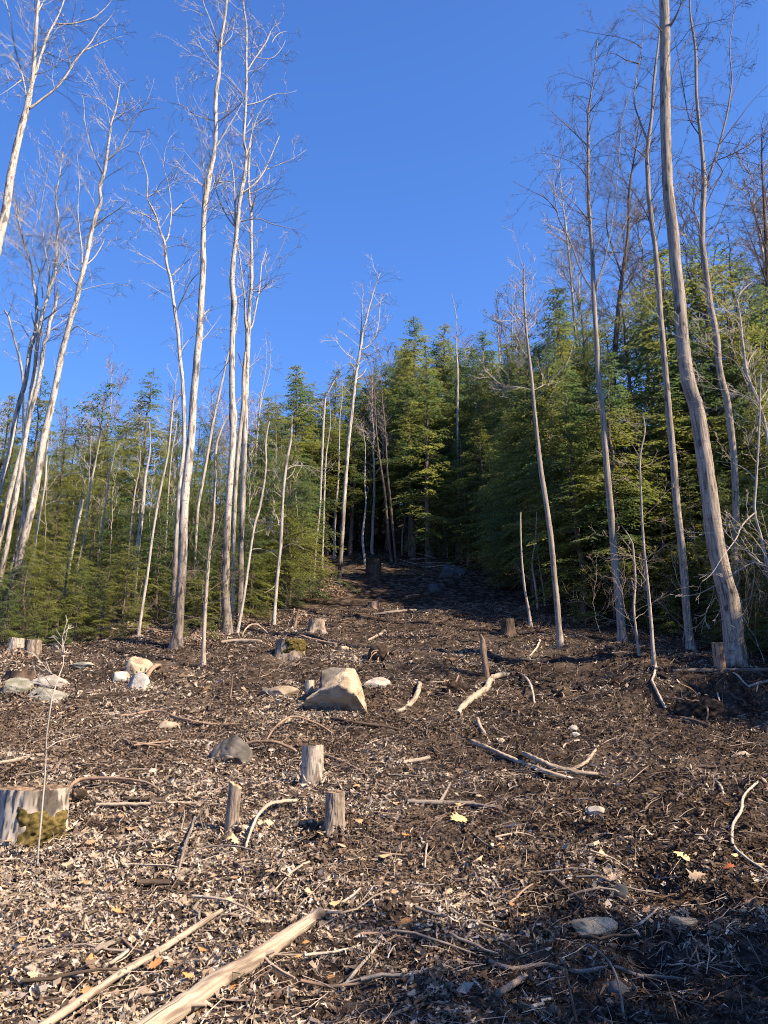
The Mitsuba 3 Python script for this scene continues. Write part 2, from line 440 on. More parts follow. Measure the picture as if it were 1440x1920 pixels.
bare_tree('bare_tree', 'middle stem of the left clump with a much branched narrow crown', [
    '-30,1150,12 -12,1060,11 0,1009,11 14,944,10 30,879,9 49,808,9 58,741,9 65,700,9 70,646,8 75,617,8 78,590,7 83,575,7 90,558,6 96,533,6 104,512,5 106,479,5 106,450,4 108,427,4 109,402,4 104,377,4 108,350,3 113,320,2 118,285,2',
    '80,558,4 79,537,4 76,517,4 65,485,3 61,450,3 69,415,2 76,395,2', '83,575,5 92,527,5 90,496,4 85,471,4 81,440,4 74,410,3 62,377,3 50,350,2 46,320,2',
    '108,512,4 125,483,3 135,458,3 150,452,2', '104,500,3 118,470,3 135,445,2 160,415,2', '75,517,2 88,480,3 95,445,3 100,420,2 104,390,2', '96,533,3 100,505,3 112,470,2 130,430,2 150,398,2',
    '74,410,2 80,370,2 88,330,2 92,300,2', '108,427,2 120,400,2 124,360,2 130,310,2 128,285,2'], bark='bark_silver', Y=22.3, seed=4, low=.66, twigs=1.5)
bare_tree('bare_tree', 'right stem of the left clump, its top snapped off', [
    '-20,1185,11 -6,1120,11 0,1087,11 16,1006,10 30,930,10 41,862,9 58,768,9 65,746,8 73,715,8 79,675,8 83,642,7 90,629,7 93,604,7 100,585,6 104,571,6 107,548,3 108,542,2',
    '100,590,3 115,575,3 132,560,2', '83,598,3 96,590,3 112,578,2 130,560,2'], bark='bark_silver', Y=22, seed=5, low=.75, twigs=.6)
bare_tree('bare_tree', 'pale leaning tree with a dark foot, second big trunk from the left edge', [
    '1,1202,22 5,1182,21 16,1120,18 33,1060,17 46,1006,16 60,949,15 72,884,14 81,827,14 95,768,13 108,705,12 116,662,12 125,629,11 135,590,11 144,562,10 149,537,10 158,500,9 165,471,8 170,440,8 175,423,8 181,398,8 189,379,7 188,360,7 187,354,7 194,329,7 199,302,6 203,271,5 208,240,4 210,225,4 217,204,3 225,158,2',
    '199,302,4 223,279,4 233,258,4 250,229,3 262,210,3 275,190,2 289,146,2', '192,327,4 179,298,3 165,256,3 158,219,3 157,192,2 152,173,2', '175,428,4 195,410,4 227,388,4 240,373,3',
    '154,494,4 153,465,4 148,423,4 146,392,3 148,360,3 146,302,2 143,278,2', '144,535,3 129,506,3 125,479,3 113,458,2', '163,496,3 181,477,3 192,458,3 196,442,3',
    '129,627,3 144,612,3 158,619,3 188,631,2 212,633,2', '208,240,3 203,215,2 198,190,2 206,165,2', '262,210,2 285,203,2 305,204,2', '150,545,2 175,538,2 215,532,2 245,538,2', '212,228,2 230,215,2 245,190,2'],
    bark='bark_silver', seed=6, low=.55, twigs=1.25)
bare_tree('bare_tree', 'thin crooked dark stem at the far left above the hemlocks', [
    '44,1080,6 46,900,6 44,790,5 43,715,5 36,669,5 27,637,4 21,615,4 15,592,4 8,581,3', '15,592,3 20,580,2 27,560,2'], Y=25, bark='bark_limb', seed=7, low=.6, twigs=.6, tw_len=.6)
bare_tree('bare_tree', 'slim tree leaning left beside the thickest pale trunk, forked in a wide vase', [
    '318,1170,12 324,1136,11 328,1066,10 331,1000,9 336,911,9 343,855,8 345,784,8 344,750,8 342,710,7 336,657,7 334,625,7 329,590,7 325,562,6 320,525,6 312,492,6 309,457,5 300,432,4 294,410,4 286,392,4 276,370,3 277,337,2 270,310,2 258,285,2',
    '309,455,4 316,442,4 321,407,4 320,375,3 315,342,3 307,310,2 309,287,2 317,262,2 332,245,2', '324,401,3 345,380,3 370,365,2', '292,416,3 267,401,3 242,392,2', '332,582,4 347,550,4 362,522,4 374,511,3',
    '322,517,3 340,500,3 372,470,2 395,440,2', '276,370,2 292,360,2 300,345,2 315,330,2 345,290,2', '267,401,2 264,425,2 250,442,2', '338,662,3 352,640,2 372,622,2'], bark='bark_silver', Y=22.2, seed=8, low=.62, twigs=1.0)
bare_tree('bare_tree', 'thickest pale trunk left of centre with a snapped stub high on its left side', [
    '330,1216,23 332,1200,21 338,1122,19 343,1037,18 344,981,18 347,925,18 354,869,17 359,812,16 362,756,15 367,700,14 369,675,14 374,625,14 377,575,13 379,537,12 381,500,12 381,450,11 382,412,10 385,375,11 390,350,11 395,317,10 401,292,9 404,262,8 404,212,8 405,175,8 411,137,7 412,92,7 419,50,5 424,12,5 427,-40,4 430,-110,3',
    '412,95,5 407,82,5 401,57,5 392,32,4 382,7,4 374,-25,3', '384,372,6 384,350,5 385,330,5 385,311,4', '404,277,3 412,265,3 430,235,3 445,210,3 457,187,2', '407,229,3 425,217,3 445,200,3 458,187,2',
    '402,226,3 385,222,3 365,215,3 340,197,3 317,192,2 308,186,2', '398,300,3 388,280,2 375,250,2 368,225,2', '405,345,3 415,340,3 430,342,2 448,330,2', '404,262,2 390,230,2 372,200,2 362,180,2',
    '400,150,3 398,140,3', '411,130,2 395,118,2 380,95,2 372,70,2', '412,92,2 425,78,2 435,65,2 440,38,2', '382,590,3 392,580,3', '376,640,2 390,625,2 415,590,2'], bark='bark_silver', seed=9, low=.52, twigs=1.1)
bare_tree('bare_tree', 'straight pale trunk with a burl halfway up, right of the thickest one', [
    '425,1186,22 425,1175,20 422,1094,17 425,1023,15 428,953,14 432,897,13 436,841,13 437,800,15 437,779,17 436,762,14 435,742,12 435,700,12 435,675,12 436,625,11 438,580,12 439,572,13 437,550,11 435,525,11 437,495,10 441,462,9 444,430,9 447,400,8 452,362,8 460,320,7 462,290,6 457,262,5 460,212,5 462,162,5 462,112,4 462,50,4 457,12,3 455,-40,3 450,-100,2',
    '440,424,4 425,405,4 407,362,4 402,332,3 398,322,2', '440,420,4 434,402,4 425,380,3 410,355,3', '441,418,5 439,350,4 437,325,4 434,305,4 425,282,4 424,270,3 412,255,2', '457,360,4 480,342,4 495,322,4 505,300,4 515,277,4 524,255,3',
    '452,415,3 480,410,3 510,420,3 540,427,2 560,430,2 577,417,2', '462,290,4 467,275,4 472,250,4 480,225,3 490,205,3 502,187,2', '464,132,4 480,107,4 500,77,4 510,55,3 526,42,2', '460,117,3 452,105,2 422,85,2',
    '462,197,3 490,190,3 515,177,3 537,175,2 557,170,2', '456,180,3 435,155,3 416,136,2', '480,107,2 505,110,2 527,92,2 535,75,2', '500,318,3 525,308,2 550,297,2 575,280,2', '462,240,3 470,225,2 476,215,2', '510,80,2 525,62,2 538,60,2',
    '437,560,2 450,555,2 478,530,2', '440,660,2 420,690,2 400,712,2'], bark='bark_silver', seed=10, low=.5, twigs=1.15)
bare_tree('bare_tree', 'pale trunk that splits into three upright stems, rightmost of the left group', [
    '450,1140,14 452,1060,13 454,998,12 457,869,11 460,784,11 462,720,10 464,662,10 465,622,11 467,587,7 471,537,7 472,487,6 471,437,6 471,400,6 467,362,5 466,337,4 467,300,4 470,265,3 474,230,2',
    '464,625,7 460,600,7 459,562,6 455,530,6 450,487,5 446,457,5 443,430,3', '466,620,5 472,612,5 480,575,5 487,537,5 490,500,4 496,480,4 500,465,3', '471,400,4 476,380,4 480,362,3 484,330,2 486,300,2',
    '472,545,2 495,520,2 525,470,2 536,440,2', '480,560,2 500,535,2 520,517,2 545,512,2', '466,690,2 480,678,2 495,667,2', '446,660,2 452,680,3 458,700,3'], bark='bark_silver', Y=23, seed=11, low=.6, twigs=1.0)
bare_tree('bare_tree', 'bright smooth stem tucked against the left side of the three-stemmed tree', [
    '436,1130,9 438,1060,8 439,992,8 443,897,8 450,812,8 456,756,8 457,700,7 460,660,4'], Y=22.6, bark='bark_pale', seed=12, low=.9, twigs=.2)
for st, lab, yy, sd in (
    ('366,1100,6 370,967,6 384,883,6 392,835,6 404,770,5 412,735,5 420,700,4 428,664,3', 'slim banded stem leaning right between the two thick pale trunks', 25, 13),
    ('398,1090,6 401,953,6 403,890,5 405,841,5 415,805,4 426,784,3', 'short pale stem that kinks right behind the slim banded one', 26, 14),
    ('118,1130,9 122,1106,9 133,1039,9 146,976,9 154,936,8', 'thick pale snag broken off short among the left hemlocks', 24, 17),
    ('134,1130,5 138,1101,5 160,993,5 169,917,4 179,868,3 188,820,2', 'thin leaning stem just right of the pale broken snag', 24.5, 18),
    ('246,1165,10 249,1144,9 257,1039,9 267,957,8 272,900,6', 'rough sunlit trunk behind low hemlock boughs on the left', 23.5, 20),
    ('239,1110,5 241,1074,5 245,998,4 252,930,3', 'thin crooked stem left of the rough sunlit trunk', 24, 21),
    ('58,1090,5 62,1052,5 73,971,5 84,911,4 89,835,4 94,780,2', 'thin pale stem right behind the big leaning tree on the left', 25, 22),
    ('2,1170,6 8,1133,6 27,1039,5 41,971,5 52,910,3', 'slim stem in front of the left clump low down', 23, 23),
    ('180,1120,4 190,1020,4 196,960,4 204,900,3', 'thin light stem deep in the left hemlocks', 26, 24),
    ('308,1080,4 312,1000,4 316,920,3 322,850,3', 'thin upright stem left of the vase-shaped slim tree', 25, 25),
    ('452,1090,4 470,960,4 476,880,3 484,800,3 490,740,2', 'thin grey stem high behind the three-stemmed tree', 33, 26),
    ('474,1090,4 478,960,4 480,860,4 484,790,3 492,745,2', 'second thin grey stem high behind the three-stemmed tree', 34, 27)):
    bare_tree('slim_tree', lab, [st], Y=yy, bark='bark_pale', seed=sd, low=.5, twigs=.5, tw_len=.6, cat='tree')
bare_tree('slim_tree', 'thin tall stem rising from the litter through the left hemlocks', [
    '258,1196,6 261,1180,6 276,1079,6 287,998,5 301,917,5 317,835,4 325,754,3 330,712,2'], bark='bark_pale', seed=19, low=.45, twigs=.6, tw_len=.7)
bare_tree('sapling', 'grey young tree standing in front of the left thicket', [
    '381,1248,9 382,1200,8 385,1136,8 392,1037,7 401,967,5 402,935,4 406,880,2', '391,1040,2 405,1010,2 420,960,2 440,935,2', '385,1150,2 360,1120,2 335,1085,2 310,1060,2', '387,1110,2 410,1095,2 430,1080,2',
    '383,1160,2 350,1155,2 325,1150,2 300,1140,2'], bark='bark_limb', twig='twig_dark', seed=15, low=.3, twigs=2.0, tw_len=.8, fan=1.3)
bare_tree('sapling', 'thin sapling with a kink, between the grey young tree and the path', [
    '444,1190,6 457,1122,6 471,1023,5 477,987,5 488,947,5 499,869,4 498,835,4 505,790,3', '477,987,2 470,975,2 466,960,2', '473,1030,2 495,1030,2 520,1045,2'], bark='bark_pale', seed=16, low=.4, twigs=.8, tw_len=.7, fan=1.3)
bare_tree('sapling', 'straight sapling at the left edge of the path with a bare broken tip', [
    '513,1174,7 519,1094,7 527,1009,7 530,939,6 537,869,6 546,818,4 547,779,3', '538,880,3 555,873,3 575,873,2 600,884,2', '531,935,2 510,920,2 490,915,2 470,910,2', '528,1030,2 545,1020,2 570,1030,2', '519,1095,2 508,1105,2 495,1112,2',
    '532,930,2 512,905,2 490,880,2', '535,900,2 550,885,2 555,870,2'], bark='bark_pale', seed=28, low=.35, twigs=.9, tw_len=.8, fan=1.3)

# centre
bare_tree('bare_tree', 'lone slender tree standing above the dark gap in the centre', [
    '635,1098,10 636,1090,9 640,1030,9 646,933,8 652,850,7 655,816,7 662,755,7 667,709,6 673,670,6 676,654,6 681,618,4 687,600,4 691,580,3 695,566,3 704,535,2 713,512,2',
    '676,656,4 688,651,4 702,633,4 710,605,3 713,569,3 725,550,2', '675,645,4 678,602,3 679,572,3 682,541,2', '668,711,3 680,702,3 687,690,2', '700,625,2 692,605,2 688,595,2', '662,745,2 645,725,2 630,705,2'],
    bark='bark_silver', seed=30, low=.62, twigs=1.0, tw_len=1.1)
bare_tree('bare_tree', 'thin pale tree arching to the right at the left lip of the dark gap', [
    '586,1092,6 588,1086,6 593,1022,5 600,947,5 603,878,5 607,786,5 610,749,4 621,725,3 633,706,2', '607,760,3 595,755,2 580,763,2', '608,740,2 622,742,2 640,742,2', '606,790,2 590,770,2 560,778,2'], bark='bark_pale', seed=31, low=.55, twigs=.6)
for st, lab, yy, sd, bk in (
    ('604,1060,4 606,1000,4 609,900,4 612,850,3', 'pale double of the arching thin tree, close behind it', 40, 32, P_),
    ('626,1060,5 628,980,5 634,900,4 636,840,3 637,790,2', 'thin grey stem between the arching tree and the lone slender tree', 46, 33, P_),
    ('742,1056,5 740,1030,5 732,940,5 726,880,4 722,800,3 716,740,2', 'right one of two slim grey stems standing close in the dark stand', 44, 34, 'bark_brown'),
    ('735,1060,5 728,1000,5 722,930,5 712,860,4 705,800,3', 'left one of two slim grey stems standing close in the dark stand', 44, 35, 'bark_brown'),
    ('690,1085,5 684,1050,5 680,1010,5 686,940,3 684,900,3', 'short curved pale stem at the back of the track', 42, 36, P_),
    ('1180,780,5 1180,690,4 1178,640,3 1176,590,2', 'thin grey stem above the right hemlocks', 33, 37, P_),
    ('858,830,4 858,740,4 858,690,4 856,660,3', 'bare pale stem over the middle hemlock tops', 44, 38, P_)):
    bare_tree('slim_tree', lab, [st], Y=yy, bark=bk, twig='bark_limb_twig', seed=sd, low=.5, twigs=.5, tw_len=.7)

# right
bare_tree('bare_tree', 'biggest trunk, thick and grey, leaning in from the right', [
    '1380,1275,46 1378,1258,44 1377,1205,41 1368,1133,39 1350,1061,37 1335,971,35 1324,880,33 1313,808,31 1303,754,29 1297,740,29 1285,683,27 1278,617,25 1273,550,24 1267,500,24 1262,433,23 1255,383,22 1250,300,21 1248,233,21 1247,167,21 1247,100,21 1247,50,20 1245,0,19 1243,-60,17 1242,-140,14',
    '1251,55,9 1262,40,8 1270,25,7 1280,0,6 1290,-30,5', '1248,70,4 1230,45,3 1215,30,2', '1256,180,3 1280,90,3 1310,60,3', '1252,100,3 1270,85,2 1300,50,2 1330,42,2 1370,35,2'], Y=16.4, bark='bark_grey', twig='twig_dark', seed=40, low=.88, twigs=.7)
bare_tree('bare_tree', 'straight narrow trunk just left of the biggest one', [
    '1296,1222,18 1295,1215,17 1288,1151,16 1283,1079,16 1276,1007,15 1268,935,15 1261,844,14 1254,772,13 1248,700,12 1245,667,12 1240,610,11 1235,537,11 1228,460,10 1222,417,10 1217,373,9 1215,333,9 1213,293,8 1216,263,8 1222,217,6 1225,167,6 1230,117,5 1233,93,4 1238,40,3 1242,-20,2',
    '1215,267,5 1202,233,5 1190,197,5 1193,150,4 1200,110,4 1205,67,3 1206,30,2', '1213,297,4 1195,282,3 1180,270,2 1173,262,2', '1229,462,4 1240,415,3 1255,360,2', '1226,440,3 1195,370,3 1160,330,3 1120,305,2', '1200,120,3 1180,115,3 1150,100,2 1120,108,2 1090,118,2',
    '1203,90,3 1185,78,2 1160,70,2 1115,62,2 1080,55,2', '1222,217,3 1232,180,2 1240,160,2', '1235,535,3 1220,530,3 1190,515,2 1172,505,2'], bark='bark_grey', twig='twig_dark', seed=41, low=.55, twigs=1.2)
bare_tree('bare_tree', 'slender straight tree with a fan of dark upswept branches, left of the right group', [
    '1168,1202,18 1167,1195,17 1160,1122,16 1152,1040,15 1146,968,14 1138,880,13 1133,808,12 1128,754,11 1123,717,11 1118,633,10 1113,550,9 1110,467,8 1105,400,7 1103,350,6 1103,267,6 1103,217,5 1110,167,3 1117,110,2 1120,75,2',
    '1103,275,4 1085,257,3 1060,233,3 1035,210,2 1008,190,2', '1106,418,4 1085,390,3 1057,365,2 1045,355,2', '1111,545,4 1090,510,4 1070,455,4 1045,400,4 1037,340,3 1050,290,2 1055,260,2', '1113,550,4 1120,530,4 1140,460,4 1150,400,3 1160,310,3 1165,240,3 1185,165,2',
    '1113,560,4 1130,510,3 1160,450,3 1190,380,2 1210,350,2', '1104,300,3 1090,260,2 1078,230,2', '1103,255,3 1112,220,2 1135,165,2 1152,120,2', '1103,290,3 1125,265,2 1160,245,2 1193,225,2', '1104,340,3 1080,308,2 1040,292,2 1002,288,2',
    '1106,400,3 1120,350,2 1140,300,2 1170,200,2', '1103,240,2 1098,200,2 1080,180,2', '1046,400,3 1020,370,2 990,355,2 962,340,2', '1110,500,3 1130,440,2 1165,390,2'], bark='bark_grey', twig='twig_dark', seed=42, low=.55, twigs=1.3, fan=.7)
bare_tree('bare_tree', 'thin mottled trunk standing alone at the right side of the dark track', [
    '1051,1212,13 1050,1205,12 1045,1140,12 1039,1075,11 1032,1000,11 1023,935,10 1016,895,10 1008,826,8 1001,754,7 996,700,6 988,633,5 983,567,4 982,523,3 982,495,2',
    '986,615,3 960,580,2 945,560,2', '985,600,2 1000,570,2 1005,530,2', '988,640,2 970,620,2 962,575,2 958,540,2'], bark='bark_grey', seed=43, low=.6, twigs=.9)
bare_tree('bare_tree', 'curving grey trunk at the far right, forked into two tall limbs', [
    '1386,1170,16 1384,1144,15 1378,1061,14 1380,971,14 1378,899,14 1373,826,14 1364,754,14 1360,740,13 1348,683,13 1343,627,13 1333,577,12 1325,523,12 1318,467,11 1318,400,11 1320,350,11 1317,290,8 1313,250,7 1307,193,6 1305,133,6 1303,83,5 1295,33,4 1292,-10,3 1285,-60,2',
    '1322,350,7 1343,290,6 1357,240,6 1367,193,6 1372,143,5 1368,93,5 1373,43,4 1380,-10,3', '1330,356,4 1345,338,4 1355,323,4 1342,300,3 1340,285,2', '1318,460,4 1306,425,3 1297,405,2', '1325,525,3 1350,510,3 1400,500,2 1425,502,2', '1313,255,3 1290,215,3 1280,160,3 1270,100,2 1262,60,2',
    '1350,270,3 1380,230,3 1410,190,2 1440,160,2', '1345,300,3 1390,280,3 1440,240,2', '1319,400,3 1350,330,2 1380,280,2 1410,220,2', '1305,130,3 1320,100,2 1350,60,2 1380,20,2', '1367,193,3 1385,150,2 1400,100,2', '1310,230,3 1290,225,2 1265,232,2', '1318,470,3 1345,420,3 1375,340,2 1390,290,2'],
    Y=20, bark='bark_grey', twig='twig_dark', seed=44, low=.5, twigs=1.3)
bare_tree('bare_tree', 'dark trunk with wide dark limbs rising behind the right hemlocks', [
    '1140,1010,11 1148,760,11 1157,607,10 1167,517,8 1178,433,6 1180,360,5 1190,290,3 1200,220,2', '1167,520,5 1150,470,4 1138,430,4 1145,350,3 1160,260,2', '1178,435,4 1200,400,4 1225,350,3 1240,310,2', '1170,510,4 1195,460,4 1225,420,3 1250,380,2 1290,340,2', '1180,360,3 1165,320,2 1155,270,2', '1160,560,3 1185,520,3 1200,480,2'],
    Y=27, bark='bark_brown', twig='twig_dark', seed=45, low=.55, twigs=1.6, tw_len=1.3)
bare_tree('bare_tree', 'pale thin forked tree above the hemlock tops right of the sky gap', [
    '1095,880,7 1085,720,6 1080,637,6 1073,550,5 1067,483,4 1060,420,3 1052,350,2 1048,300,2', '1080,640,4 1090,560,3 1092,480,3 1095,400,2', '1073,550,3 1055,500,2 1048,440,2'], Y=30, bark='bark_pale', seed=46, low=.5, twigs=1.6)
bare_tree('bare_tree', 'dark bare tree at the right edge above the hemlocks', [
    '1446,900,14 1444,700,12 1440,560,9 1436,450,7 1432,370,5 1428,300,3 1430,240,2', '1440,540,5 1420,480,4 1400,430,3 1385,400,2', '1437,470,4 1415,400,3 1400,350,2', '1434,400,3 1445,350,2', '1440,560,3 1460,500,3 1470,450,2', '1438,500,3 1410,470,2 1370,460,2'], Y=26, bark='bark_brown', twig='twig_dark', seed=47, low=.5, twigs=2.0, tw_len=1.3)
bare_tree('sapling', 'white-barked crooked sapling at the right edge in front of the hemlocks', [
    '1452,1010,8 1448,900,7 1436,801,6 1422,754,6 1400,700,6 1393,650,6 1388,600,5 1382,563,4 1390,548,3 1410,530,2', '1400,693,4 1408,670,3 1420,655,2', '1422,756,4 1440,730,3 1455,700,2', '1388,600,3 1370,580,2 1350,565,2', '1393,640,2 1380,625,2 1360,610,2 1300,580,2'], Y=14, bark='bark_pale', seed=48, low=.3, twigs=1.6, tw_len=.8)
bare_tree('sapling', 'thin pale sapling with long bare arching branches at the right edge', [
    '1452,1140,8 1440,1068,7 1428,1010,6 1416,967,5 1418,902,5 1424,790,4 1426,700,3', '1440,1062,4 1418,1054,4 1371,1079,3 1342,1097,3 1303,1115,3 1270,1119,2', '1418,960,4 1389,989,4 1382,1007,4 1364,1032,3 1353,1047,2 1335,1075,2 1317,1090,2', '1418,902,3 1378,870,2 1335,866,2',
    '1424,800,3 1400,720,2 1383,683,2 1337,657,2 1270,630,2 1227,613,2 1170,583,2', '1425,760,2 1380,735,2 1320,725,2 1280,705,2'], Y=14, bark='bark_pale', seed=49, low=.1, twigs=2.2, tw_len=.9, fan=1.2)
bare_tree('sapling', 'straight thin sapling in the right shade, forked like a wishbone', [
    '1228,1256,9 1227,1249,8 1218,1133,7 1209,1043,6 1203,953,5 1200,862,4 1209,797,3 1206,780,2', '1200,862,3 1180,826,2 1160,805,2 1140,790,2', '1201,890,2 1180,865,2 1160,845,2', '1210,1050,3 1222,1040,2 1240,1030,2'], bark='bark_limb', twig='bark_limb_twig', seed=50, low=.3, twigs=1.3, tw_len=.9, fan=1.2)
bare_tree('sapling', 'thin crooked sapling just left of the wishbone sapling', [
    '1199,1230,5 1198,1223,5 1189,1151,5 1191,1079,5 1187,1025,4 1173,996,3 1165,985,2', '1189,1040,2 1175,1020,2 1160,1000,2', '1189,1165,2 1170,1155,2 1140,1125,2'], bark='bark_limb', twig='bark_limb_twig', seed=51, low=.25, twigs=1.4, tw_len=.8, fan=1.3)
for st, lab, sd in (('995,1175,7 994,1165,6 983,1097,5 978,1043,4 976,960,3', 'small mottled stem in the shade left of the lone thin trunk', 52),
                    ('1008,1142,4 1004,1100,4 998,1061,4 1004,1015,3 1006,960,2', 'pale leaning twin sapling in the shade behind the lone thin trunk', 53),
                    ('1022,1135,3 1018,1100,3 1010,1050,3 1004,990,2', 'thinner leaning twin sapling in the shade behind the lone thin trunk', 54),
                    ('1396,1203,7 1397,1195,6 1400,1115,5 1410,1060,4 1425,1000,3', 'bright short stem right of the biggest trunk', 55)):
    bare_tree('sapling', lab, [st], bark='bark_limb', twig='bark_limb_twig', seed=sd, low=.3, twigs=.6, tw_len=.7, fan=1.3)


# ------------------------------------------------------------------ hemlocks
def hemlock_parts(seed, H, R, bare, nbr, quad=.11, wide=.042, dead=10, droop=.35, lat=.105, power=.8, sparse=1.0, wild=0.0):
    rng = np.random.default_rng(seed)
    n = 24
    z = np.linspace(-.3, H, n)
    bend = np.cumsum(rng.normal(0, .035, (n, 2)), 0)
    trunk = np.column_stack([bend[:, 0], bend[:, 1], z])
    r0 = .0105 * H + .02
    trunk_m = tube(trunk, np.maximum(r0 * (1 - z / H * .96), .008), 8, True, .08, rng)
    lines, cs, ax, nm, sz = [], [], [], [], []

    def trunk_at(h):
        return np.array([np.interp(h, z, trunk[:, 0]), np.interp(h, z, trunk[:, 1]), h])
    hs = H * (bare + (.985 - bare) * rng.uniform(0, 1, nbr) ** .85)
    az = np.arange(nbr) * 2.399 + rng.normal(0, .5, nbr)
    clump = rng.uniform(.65 - .3 * wild, 1.15 + .2 * wild, nbr)
    for h, a, c in zip(hs, az, clump):
        t = (h / H - bare) / (1 - bare)
        L = R * (1 - t) ** power * c * (1 - .35 * max(0, .25 - t) / .25) + .18
        out = np.array([math.cos(a), math.sin(a), 0])
        el = .05 + .55 * t + rng.normal(0, .12 + .12 * wild)
        dp = droop * rng.uniform(1 - .5 * wild, 1 + .6 * wild)
        s = np.linspace(0, 1, 6)
        P = trunk_at(h) + L * (s[:, None] * math.cos(el) * out + (s * math.sin(el) - dp * s ** 2.2)[:, None] * np.array([0, 0, 1.0]))
        P[1:] += rng.normal(0, .02 * L, (5, 3))
        lines.append((P, np.linspace(.006 + .006 * L, .003, 6)))
        nl = max(3, int(L / lat))
        for side in (-1, 1):
            tt = np.clip(np.linspace(.14, 1, nl) + rng.normal(0, .02, nl), 0.05, 1)
            keep = rng.uniform(0, 1, nl) < sparse
            for q in tt[keep]:
                p = np.array([np.interp(q, s, P[:, k]) for k in range(3)])
                ll = (.10 + .42 * L * (1 - q) * (.5 + q) * 1.2) * rng.uniform(.65, 1.2)
                ang = side * rng.uniform(.65, 1.15)
                d = np.array([math.cos(a + ang), math.sin(a + ang), -.18 + rng.normal(0, .14)])
                m = max(1, int(ll / (quad * .62)))
                u = (np.arange(m) + .5) / m * ll
                c0 = p + d * u[:, None] + np.column_stack([np.zeros((m, 2)), -.35 * u ** 2]) + rng.normal(0, .014, (m, 3))
                tw = rng.choice([-1, 1], m) * rng.uniform(.25, .85, m)
                aa = np.column_stack([np.cos(a + ang + tw), np.sin(a + ang + tw), -.25 + rng.normal(0, .28, m)])
                cs.append(c0)
                ax.append(aa)
                nm.append(np.column_stack([rng.normal(0, .38, (m, 2)), np.ones(m)]))
                sz.append(np.column_stack([quad * rng.uniform(.7, 1.35, m), wide * rng.uniform(.7, 1.3, m)]))
    for _ in range(dead):
        h, a = H * rng.uniform(.08, max(bare, .14) + .05), rng.uniform(0, 6.28)
        grow(lines, trunk_at(h), unit(np.array([math.cos(a), math.sin(a), rng.uniform(-.2, .25)])), R * rng.uniform(.3, .75), .010, 1, rng, -.05)
    cs, ax, nm, sz = np.vstack(cs), unit(np.vstack(ax)), np.vstack(nm), np.vstack(sz)
    b = unit(np.cross(nm, ax))
    v = np.stack([cs - ax * sz[:, :1] * .5, cs + b * sz[:, 1:] * .5, cs + ax * sz[:, :1] * .5, cs - b * sz[:, 1:] * .5], 1).reshape(-1, 3)
    f = np.arange(len(v)).reshape(-1, 4)
    return trunk_m, tubes(lines, 3), (v, f)


VAR = {}


def variant(code, H, *args, **kw):
    t, b, f = hemlock_parts(*args, H=H, **kw) if False else hemlock_parts(args[0], H, *args[1:], **kw)
    name = 'model_' + code
    scene[name] = {'type': 'shapegroup', 'trunk': ply3(t, 'bark_brown'), 'branches': mikit.ply(b, 'twig_dark'), 'foliage': mikit.ply(f, 'needles')}
    VAR[code] = (name, H, ('branches', 'foliage'))


variant('full_a', 11, 101, 2.6, .05, 200, dead=10, quad=.125, wide=.048, lat=.10, sparse=.8)
variant('full_b', 11, 102, 2.3, .10, 180, dead=16, quad=.125, wide=.048, lat=.10, sparse=.8)
variant('lace_a', 12, 111, 3.0, .06, 165, dead=22, quad=.12, wide=.040, lat=.105, sparse=.62, wild=1, droop=.42, power=.7)
variant('lace_b', 12, 112, 2.7, .10, 150, dead=26, quad=.12, wide=.040, lat=.105, sparse=.6, wild=1, droop=.48, power=.72)
variant('lace_c', 12, 113, 2.4, .04, 160, dead=20, quad=.12, wide=.040, lat=.10, sparse=.65, wild=1, droop=.38, power=.85)
variant('tall_a', 17, 103, 3.0, .30, 240, dead=30, quad=.15, wide=.052, lat=.125, sparse=.75, wild=.9)
variant('tall_b', 17, 104, 2.7, .24, 230, dead=34, quad=.15, wide=.052, lat=.125, sparse=.75, wild=.9)
variant('airy_a', 7, 105, 2.6, .10, 110, dead=8, droop=.3, sparse=.7, quad=.12, wide=.04, wild=1)
variant('airy_b', 7, 106, 2.3, .14, 95, dead=12, droop=.4, sparse=.65, quad=.12, wide=.04, wild=1)
variant('small', 3, 107, 1.3, .04, 60, dead=3, quad=.08, wide=.03, lat=.08)
variant('far_a', 17, 108, 3.0, .16, 150, dead=8, quad=.28, wide=.12, lat=.22)
variant('far_b', 17, 109, 3.2, .10, 140, dead=8, quad=.28, wide=.12, lat=.22)


def bare_variant(code, H, seed, spread, twigm, first=.35, r0=None, nl=26, lvl=3, bark='bark_pale'):
    rng = np.random.default_rng(seed)
    n = 18
    z = np.linspace(-.3, H * .97, n)
    bend = np.cumsum(rng.normal(0, .06, (n, 2)), 0)
    P = np.column_stack([bend, z])
    r0 = r0 or .008 * H
    trunk = tube(P, np.maximum(r0 * (1 - z / H) ** .8, .012), 8, True, .08, rng)
    lines = []
    for h in np.linspace(first, .96, nl):
        a = rng.uniform(0, 6.28)
        p = np.array([np.interp(h * H, z, P[:, 0]), np.interp(h * H, z, P[:, 1]), h * H])
        L = spread * (1.15 - h) * rng.uniform(.7, 1.3) + .3
        grow(lines, p, unit(np.array([math.cos(a) * .75, math.sin(a) * .75, rng.uniform(.6, 1.3)])), L, .012 + .006 * L, lvl, rng, .3)
    lines = [(x, np.maximum(r * (.5 if code == 'understorey' else 1), .0032 if code == 'understorey' else .006)) for x, r in lines]
    name = 'model_' + code
    scene[name] = {'type': 'shapegroup', 'trunk': ply3(trunk, bark), 'twigs': mikit.ply(tubes(lines, 3), twigm)}
    VAR[code] = (name, H, ('twigs',))


